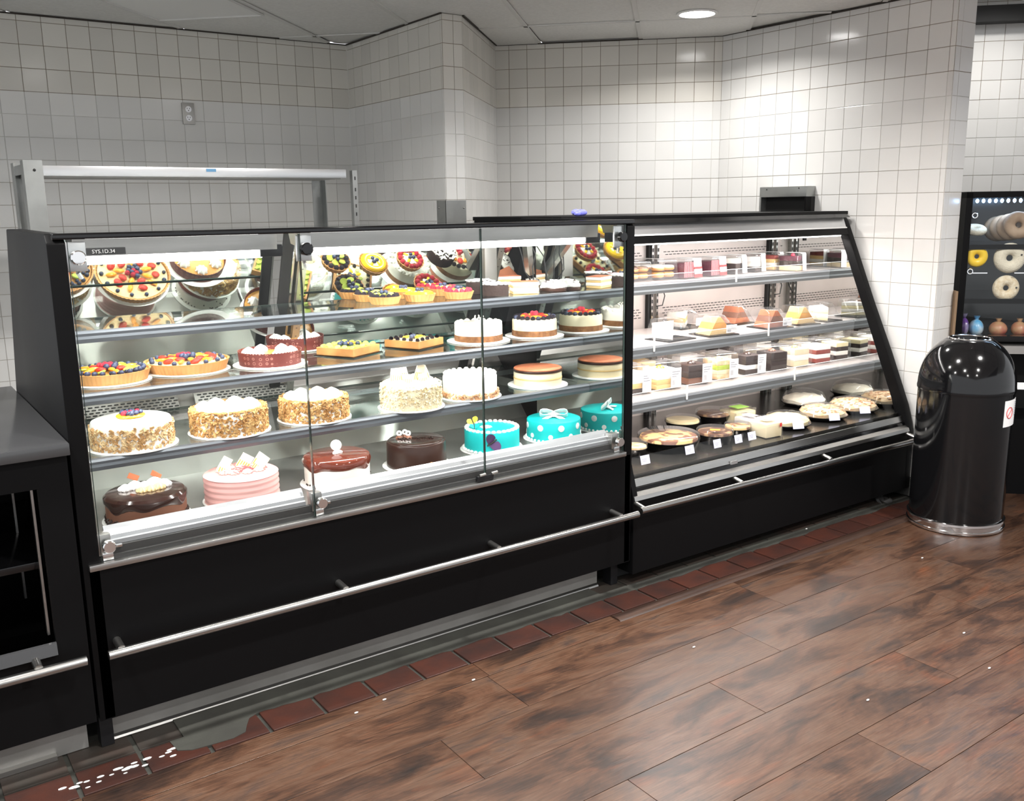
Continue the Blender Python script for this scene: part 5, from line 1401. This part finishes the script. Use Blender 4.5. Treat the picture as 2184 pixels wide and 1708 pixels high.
# ---- deck: pies and tubs
def dspot(px, pyb, wpx):
    c, r = spot(px, pyb, RD, wpx)
    return c, r
def pie(px, pyb, wpx, label, top, h=0.050, lid=0.018, sticker=None, base='black_gloss', tag_=False):
    c, r = dspot(px, pyb, wpx); t = thing('lidded_pie', label, 'pie', (min(c.x, 4.286 - r), max(c.y, 2.70 + r), RD), 0.0)
    MB().lathe([(r * 0.80, 0), (r * 0.96, h * 0.75), (r, h * 0.8), (r * 0.92, h * 0.8), (r * 0.78, 0.006)], 40).build('dark_tub', base, t, local=True)
    MB().lathe([(r * 0.80, h * 0.2), (r * 0.93, h * 0.8), (r * 0.90, h * 0.98), (r * 0.6, h), (0.003, h)], 40).build('filling', top, t, local=True)
    MB().lathe([(r * 1.0, h * 0.80), (r * 0.98, h + lid * 0.6), (r * 0.92, h + lid), (0.003, h + lid * 1.05)], 40).build('clear_lid', 'clear_plastic', t, local=True)
    f_ = face(t)
    if sticker:
        p = Vector((math.cos(f_), math.sin(f_), 0)) * r * 0.5
        MB().obox((p.x, p.y, h + lid * 1.06), (0.022, 0.014, 0.0006), Matrix.Rotation(f_ + PI / 2, 3, 'Z')).build('sticker', sticker, t, False, local=True)
    return t
pie(1352, 978, 58, 'clear-lidded pecan tub against the black post', 'pie_nut', 0.045, 0.02)
pie(1425, 972, 133, 'large clear-lidded pie with dark swirls on golden top', 'pie_top', 0.058, 0.014, None)
pie(1455, 924, 76, 'small clear-lidded pie with plain yellow top', 'pie_pale', 0.05, 0.012)
pie(1520, 908, 74, 'clear-lidded chocolate pie behind another one', 'pie_choc', 0.05, 0.016)
pie(1524, 952, 80, 'clear-lidded chocolate pie with orange sticker', 'pie_choc', 0.052, 0.014, 'orange_ink')
pie(1572, 937, 58, 'clear-lidded toffee-brown pie beside the square cartons', 'pie_top', 0.052, 0.012)
def dome_pie(px, pyb, wpx, label, top, sticker=True, rise=0.075):
    c, r = dspot(px, pyb, wpx); t = thing('domed_pie', label, 'pie', (min(c.x, 4.286 - r), max(c.y, 2.70 + r), RD), 0.0)
    MB().lathe([(r * 0.80, 0), (r * 0.94, 0.016), (r * 1.0, 0.020), (r * 1.0, 0.024), (r * 0.90, 0.022), (0.003, 0.018)], 40).build('black_plate', 'black_gloss', t, local=True)
    def md(rr, zz, a): return (rr * (1 + 0.02 * math.sin(9 * a)), zz + 0.003 * math.sin(6 * a + 9 * rr / r))
    MB().lathe([(r * 0.86, 0.022), (r * 0.90, 0.038), (r * 0.78, 0.050), (r * 0.45, 0.058), (0.003, 0.061)], 40, mod=md).build('filling', top, t, local=True)
    if top == 'pie_nut':
        q = random.Random(px); m = MB()
        for k in range(70):
            a = q.random() * 6.28; rr = r * 0.8 * math.sqrt(q.random()); zz = 0.062 - (rr / r) ** 2 * 0.020
            m.ball((rr * math.cos(a), rr * math.sin(a), zz), 0.009, 7, 4, (1.3, 0.8, 0.5))
        m.build('nut_pieces', 'pecan', t, local=True, kind='stuff')
    MB().lathe([(r * 0.98, 0.0245), (r * 0.94, rise * 0.45), (r * 0.80, rise * 0.80), (r * 0.45, rise * 0.97), (0.003, rise)], 40).build('clear_dome', 'clear_plastic', t, local=True)
    if sticker:
        f_ = face(t) + 0.5; m_ = Matrix.Rotation(f_ + PI / 2, 3, 'Z') @ Matrix.Rotation(R(-22), 3, 'X')
        p = Vector((math.cos(f_), math.sin(f_), 0)) * r * 0.965
        s_ = MB().obox((p.x, p.y, 0.032), (0.028, 0.0008, 0.018), m_).build('label', 'paper_lilac', t, False, local=True)
        MB().obox((p.x * 1.012, p.y * 1.012, 0.024), (0.012, 0.0008, 0.007), m_).build('orange_sticker', 'orange_ink', s_, False, local=True)
    return t
dome_pie(1714, 874, 96, 'domed pie heaped with white meringue behind the front row', 'pie_white', False, 0.09)
dome_pie(1698, 926, 104, 'domed pie with cream top and orange price sticker', 'pie_pale')
dome_pie(1768, 906, 104, 'domed pie covered in pecan halves', 'pie_nut')
dome_pie(1833, 888, 104, 'domed pie covered in caramel almonds', 'pie_nut')
def carton(px, pyb, wpx, label, fill, lab, h=0.07, back=0.0):
    p = bspot(px, pyb, RD, 2.69); w = wide(wpx, p); d = 0.13
    t = thing('square_dessert_tub', label, 'dessert tub', (p.x, p.y + d / 2 + back, RD), R(-4))
    MB().box(-w * 0.45, w * 0.45, -d * 0.45, d * 0.45, 0.003, h * 0.8).build('filling', fill, t, local=True, bevel=0.006)
    hull(t, w, d, h, 0.92)
    MB().box(-w * 0.25, w * 0.28, -d * 0.30, d * 0.2, h + 0.0004, h + 0.0014).build('top_label', lab, t, False, local=True)
    return t
carton(1594, 903, 64, 'square clear tub of pale yellow dessert with green label', 'pie_pale', 'green_ink', 0.075)
t = carton(1654, 948, 52, 'square clear tub of pale cake with red sticker', 'ivory', 'paper', 0.085)
MB().box(0.028, 0.040, -0.066, -0.0652, 0.05, 0.068).build('red_sticker', 'red_ink', t, False, local=True)
carton(1619, 920, 38, 'square clear tub with lilac price label between the chocolate pies and pale cake', 'cream', 'paper_lilac', 0.07)
# price tags hooked over the deck glass
for k, (px, py, w, where) in enumerate(((1384, 972, 26, 'by the pecan tub'), (1479, 955, 26, 'beside the large swirl pie'), (1538, 943, 22, 'before the chocolate pie with orange sticker'),
                                     (1583, 934, 22, 'before the toffee-brown pie'), (1612, 926, 24, 'before the lilac-labelled tub'))):
    p = at_y(px, py, 2.640); hw = wide(w, p) / 2; zc = min(max(p.z, 0.44), 0.49)
    t = thing('price_tag', 'small lilac price tag on the deck glass ' + where, 'price tag', (p.x, 2.655, zc), 0.0, 'price tags on the deck glass')
    m_ = Matrix.Rotation(R(-14.3), 3, 'X')
    yy = -(2.655 - (2.641 + (zc - 0.402) * 0.2547)) - 0.0022
    o = MB().obox((0, yy, 0), (hw, 0.0008, 0.018), m_).build('card', 'paper_lilac', t, False, local=True)
    m = MB()
    for q in range(3): m.obox((-hw * 0.2, yy - 0.0011 + (0.004 - q * 0.005) * 0.2547, 0.004 - q * 0.005), (hw * (0.6 - 0.1 * q), 0.0002, 0.0008), m_)
    m.obox((hw * 0.6, yy - 0.0011 - 0.003 * 0.25, -0.006), (hw * 0.25, 0.0002, 0.005), m_)
    m.build('card_print', 'ink_grey', o, False, local=True, kind='stuff')

# ================================================================== dome-top bin
t = thing('litter_bin', 'tall glossy black dome-top bin with white no-symbol notice', 'bin', (4.155, 2.235, 0))
BR = 0.205
MB().lathe([(BR + 0.008, 0.004), (BR + 0.010, 0.008), (BR + 0.009, 0.016), (BR + 0.004, 0.018), (BR + 0.004, 0.036), (BR + 0.009, 0.040), (BR + 0.008, 0.050), (BR, 0.054)], 64).build('base_ring', 'chrome', t, local=True)
MB().lathe([(BR * 0.98, 0.0), (BR, 0.054), (BR, 0.652)], 64).build('body', 'black_gloss', t, local=True)
pr_ = [(BR + 0.004, 0.650), (BR + 0.005, 0.662), (BR + 0.003, 0.672)]
for k in range(1, 13):
    a = k / 12 * R(66); pr_.append(((BR + 0.003) * math.cos(a) ** 0.9, 0.672 + 0.232 * math.sin(a)))
rt, zt = pr_[-1]
MB().lathe(pr_ + [(rt - 0.004, zt), (rt - 0.008, zt - 0.03)], 64, close=False).build('dome_lid', 'black_gloss', t, local=True)
MB().torus(rt - 0.004, 0.005, (0, 0, zt + 0.001), 40, 8).build('opening_rim', 'chrome', t, local=True)
MB().lathe([(rt - 0.006, zt - 0.06), (0.003, zt - 0.062)], 32).build('inner_void', 'dark_cavity', t, local=True)
a0 = math.atan2(-t.location.y, -t.location.x)
def on_body(a, z, dr): return ((BR + dr) * math.cos(a), (BR + dr) * math.sin(a), z)
n = 12; m = MB(); A, B = a0 + R(52), a0 + R(90)
vs_ = []
for k in range(n + 1):
    a = A + (B - A) * k / n
    for dr in (0.0006, 0.0016):
        vs_ += [on_body(a, 0.505, dr), on_body(a, 0.625, dr)]
fs_ = []
for k in range(n):
    i = k * 4; fs_ += [(i + 2, i + 6, i + 7, i + 3), (i, i + 1, i + 5, i + 4), (i + 1, i + 3, i + 7, i + 5), (i, i + 4, i + 6, i + 2)]
fs_ += [(0, 2, 3, 1), (n * 4, n * 4 + 1, n * 4 + 3, n * 4 + 2)]
no = MB().add(vs_, fs_).build('notice', 'paper', t, local=True, label='white paper notice with red prohibition circle')
ac = A + (B - A) * 0.30
pts = []
for k in range(25):
    g_ = 2 * PI * k / 24; pts.append(on_body(ac + 0.025 * math.cos(g_) / BR, 0.568 + 0.025 * math.sin(g_), 0.0022))
MB().tube(pts, 0.0018, 6).build('red_circle', 'red_ink', no, local=True)
MB().tube([on_body(ac + 0.018 * q / BR, 0.568 + 0.018 * q, 0.0022) for q in (-1, -0.5, 0, 0.5, 1)], 0.0016, 6).build('red_slash', 'red_ink', no, local=True)
m = MB()
for k in range(8):
    z = 0.610 - k * 0.0085; pts = [on_body(A + (B - A) * (0.62 + 0.36 * q / 5), z, 0.002) for q in range(6)]
    m.tube(pts, 0.0011, 5)
m.build('notice_text', 'ink_grey', no, local=True, kind='stuff')

# ================================================================== bagel case beyond the column
d1 = Vector((S2, -S2, 0)); d2 = Vector((S2, S2, 0)); BO = Vector((4.545, 2.525, 0))
bc = thing('bagel_case', 'black-framed lit bagel case standing beyond the tiled column', 'display case', BO, R(-45))
W_, D_ = 0.95, 0.55
def lb(x0, x1, y0, y1, z0, z1): return MB().box(x0, x1, y0, y1, z0, z1)
lb(0, W_, 0.02, D_, 0.0, 0.40).build('base_cabinet', 'black_panel', bc, local=True, smooth=False)
lb(0.0, W_, -0.03, 0.10, 0.745, 0.785).build('bag_shelf', 'steel_dull', bc, local=True, smooth=False)
lb(0.0, W_, 0.30, D_, 0.40, 0.80).build('recess_back', 'dark_cavity', bc, local=True, smooth=False)
lb(0.0, 0.03, 0.0, D_, 0.40, 1.54).build('side_panel', 'black_panel', bc, local=True, smooth=False)
lb(W_ - 0.03, W_, 0.0, D_, 0.40, 1.54).build('side_panel', 'black_panel', bc, local=True, smooth=False)
lb(0.0, W_, 0.0, D_, 1.515, 1.545).build('top_panel', 'black_panel', bc, local=True, smooth=False)
lb(0.03, W_ - 0.03, D_ - 0.02, D_, 0.80, 1.515).build('back_panel', 'counter', bc, local=True, smooth=False)
for (z, mt) in ((0.80, 'black_gloss'), (1.005, 'black_gloss'), (1.275, 'black_gloss')):
    lb(0.03, W_ - 0.03, 0.02, D_ - 0.02, z, z + 0.012).build('shelf', mt, bc, local=True, smooth=False)
    if z > 0.9: lb(0.03, W_ - 0.03, 0.012, 0.02, z - 0.012, z + 0.012).build('shelf_edge', 'black_panel', bc, local=True, smooth=False)
gp = lb(0.032, W_ - 0.032, 0.004, 0.008, 0.83, 1.512).build('front_glass', 'glass', bc, local=True, smooth=False)
lb(0.03, W_ - 0.03, -0.012, 0.05, 0.815, 0.832).build('lower_lip', 'black_gloss', bc, local=True, smooth=False)
for k in range(14):
    x = 0.08 + k * 0.029
    l = MB().ball((x, 0.10, 1.500), 0.008, 8, 5, (1, 1, 1.3)).build('led', 'led_blue', bc, local=True)
al = area('case_leds', None, (0, 0, 0), 0.7, 0.03, 0.8, (0, 0, 0), (0.55, 0.75, 1.0)); al.parent = bc; al.location = (0.45, 0.12, 1.49)
al = area('case_leds_low', None, (0, 0, 0), 0.7, 0.03, 0.25, (R(-20), 0, 0), (0.6, 0.78, 1.0)); al.parent = bc; al.location = (0.45, 0.16, 1.262)
for z in (1.43, 1.155):
    MB().torus(0.012, 0.004, (0.045, 0.002, z), 16, 6, mtx=Matrix.Rotation(PI / 2, 3, 'X')).build('hinge', 'chrome', bc, local=True)
for k, x in enumerate((0.055, 0.25, 0.44)):
    MB().box(x, x + 0.07, -0.006, 0.0, 1.145, 1.150).build('bin_handle', 'chrome', bc, local=True)
fp_ = lb(0.05, 0.35, -0.034, -0.030, 0.565, 0.60).build('price_card', 'paper', bc, local=True, smooth=False)
def front_of_case(px, py, off):
    d = ray(px, py); n_ = Vector((1, 1, 0)); P = BO + d2 * off
    return CAM + d * ((P - CAM).dot(n_) / d.dot(n_))
def bagel(px, py, wpx, label, mt, off=0.03, tilt=90, group=None, name='bagel'):
    p = front_of_case(px, py, off); r = wpx / 2 / FPX * depth(p)
    t = thing(name, label, 'bagel', p - Vector((0, 0, 0)), R(-45), group)
    m_ = Matrix.Rotation(R(tilt), 3, 'X')
    MB().torus(r * 0.60, r * 0.40, (0, 0, 0), 30, 12, 0.85, m_).build('dough_ring', mt, t, local=True)
    return t, r
t, r = bagel(2083, 547, 45, 'bright yellow bagel held against the case glass', 'bagel_yellow', 0.034)
t, r = bagel(2153, 550, 64, 'large pale white bagel held against the case glass', 'bagel_white', 0.040)
MB().ball((r * 0.62, -r * 0.36, r * 0.22), 0.005, 8, 5).build('peg', 'ink', t, local=True)
t, r = bagel(2145, 614, 54, 'seeded beige bagel hanging below the shelf edge', 'bagel_seed', 0.038)
MB().ball((r * 0.66, -r * 0.36, r * 0.05), 0.005, 8, 5).build('peg', 'ink', t, local=True)
for k, (px, py, w, mt, lab) in enumerate(((2172, 480, 60, 'bagel_brown', 'wheat-brown bagel facing out at the front of the row'), (2155, 484, 58, 'bagel_brown', 'wheat-brown bagel second in the row'),
                                          (2140, 486, 56, 'bagel_brown', 'wheat-brown bagel third in the row'), (2126, 488, 54, 'bagel_brown', 'wheat-brown bagel last in the row'))):
    bagel(px, py, w, lab + ' on the upper shelf', mt, 0.06 + k * 0.05, 75)
bagel(2080, 490, 46, 'grey-white bagel lying in the dim corner of the upper shelf', 'bagel_white', 0.16, 20)
for (px, py, w, h, mt, lab) in ((2056, 655, 0.035, 0.10, 'bag_purple', 'purple bread bag behind the case glass'), (2083, 652, 0.055, 0.09, 'bag_blue', 'blue and white bread bag behind the case glass'), (2130, 650, 0.07, 0.08, 'bag_bread', 'brown bread bag with red print behind the case glass'), (2175, 650, 0.06, 0.08, 'bag_bread', 'brown bread bag at the open end of the row')):
    p = front_of_case(px, 684, 0.12); t = thing('bread_bag', lab, 'bread bag', (p.x, p.y, 0.812), R(-45))
    m = MB(); m.ball((0, 0, h * 0.5), 1, 14, 9, (w * 0.62, 0.05, h * 0.5)); m.build('bag', mt, t, local=True)
    MB().lathe([(0.006, h * 0.95), (0.012, h * 1.08), (0.016, h * 1.2)], 10, (0, 0, 0)).build('twisted_neck', mt, t, local=True)
t = MB().obox(tuple(BO + d1 * -0.022 + d2 * 0.0 + Vector((0, 0, 0.53))), (0.006, 0.05, 0.53), Matrix.Rotation(R(-45), 3, 'Z')).build('cardboard_sheet', 'cardboard', None, False)
tag(t, 'brown cardboard sheet wedged beside the bagel case', 'cardboard')
# dark soffit above the far wall
so = MB().obox((5.78, 3.02, 2.575), (0.9, 0.05, 0.045), Matrix.Rotation(R(-45), 3, 'Z')).build('trim_6', 'dark_cavity', None, False)
structure(so)
fc_ = structure(MB().zprism([(4.53, 2.56), (4.53, 4.5), (8.5, 4.5), (8.5, -4.5), (5.62, -4.5), (5.62, 2.56)], 2.72, 2.76).build('ceiling_far', 'ceiling_panel', None, False))
x, y = 5.35, 2.75
downlight(x, y, 'round lit downlight over the bagel case', 5, 2.718)

# scrap of clear wrap on the floor under the dessert case end
q = random.Random(77); m = MB()
p = at_z(1912, 1048, 0.0)
for k in range(7):
    a = q.random() * 6.28
    m.strip([(0.05 * math.cos(a + i) * (0.4 + 0.2 * i), 0.035 * math.sin(a + i), 0.004 + 0.012 * q.random()) for i in range(4)], (0.02, 0.03, 0.006), 0.0008)
w = m.build('plastic_wrap', 'clear_plastic', None, local=True); w.location = (4.16, 2.615, 0.003)
tag(w, 'crumpled clear plastic wrap lying on the floor by the case end', 'plastic wrap')
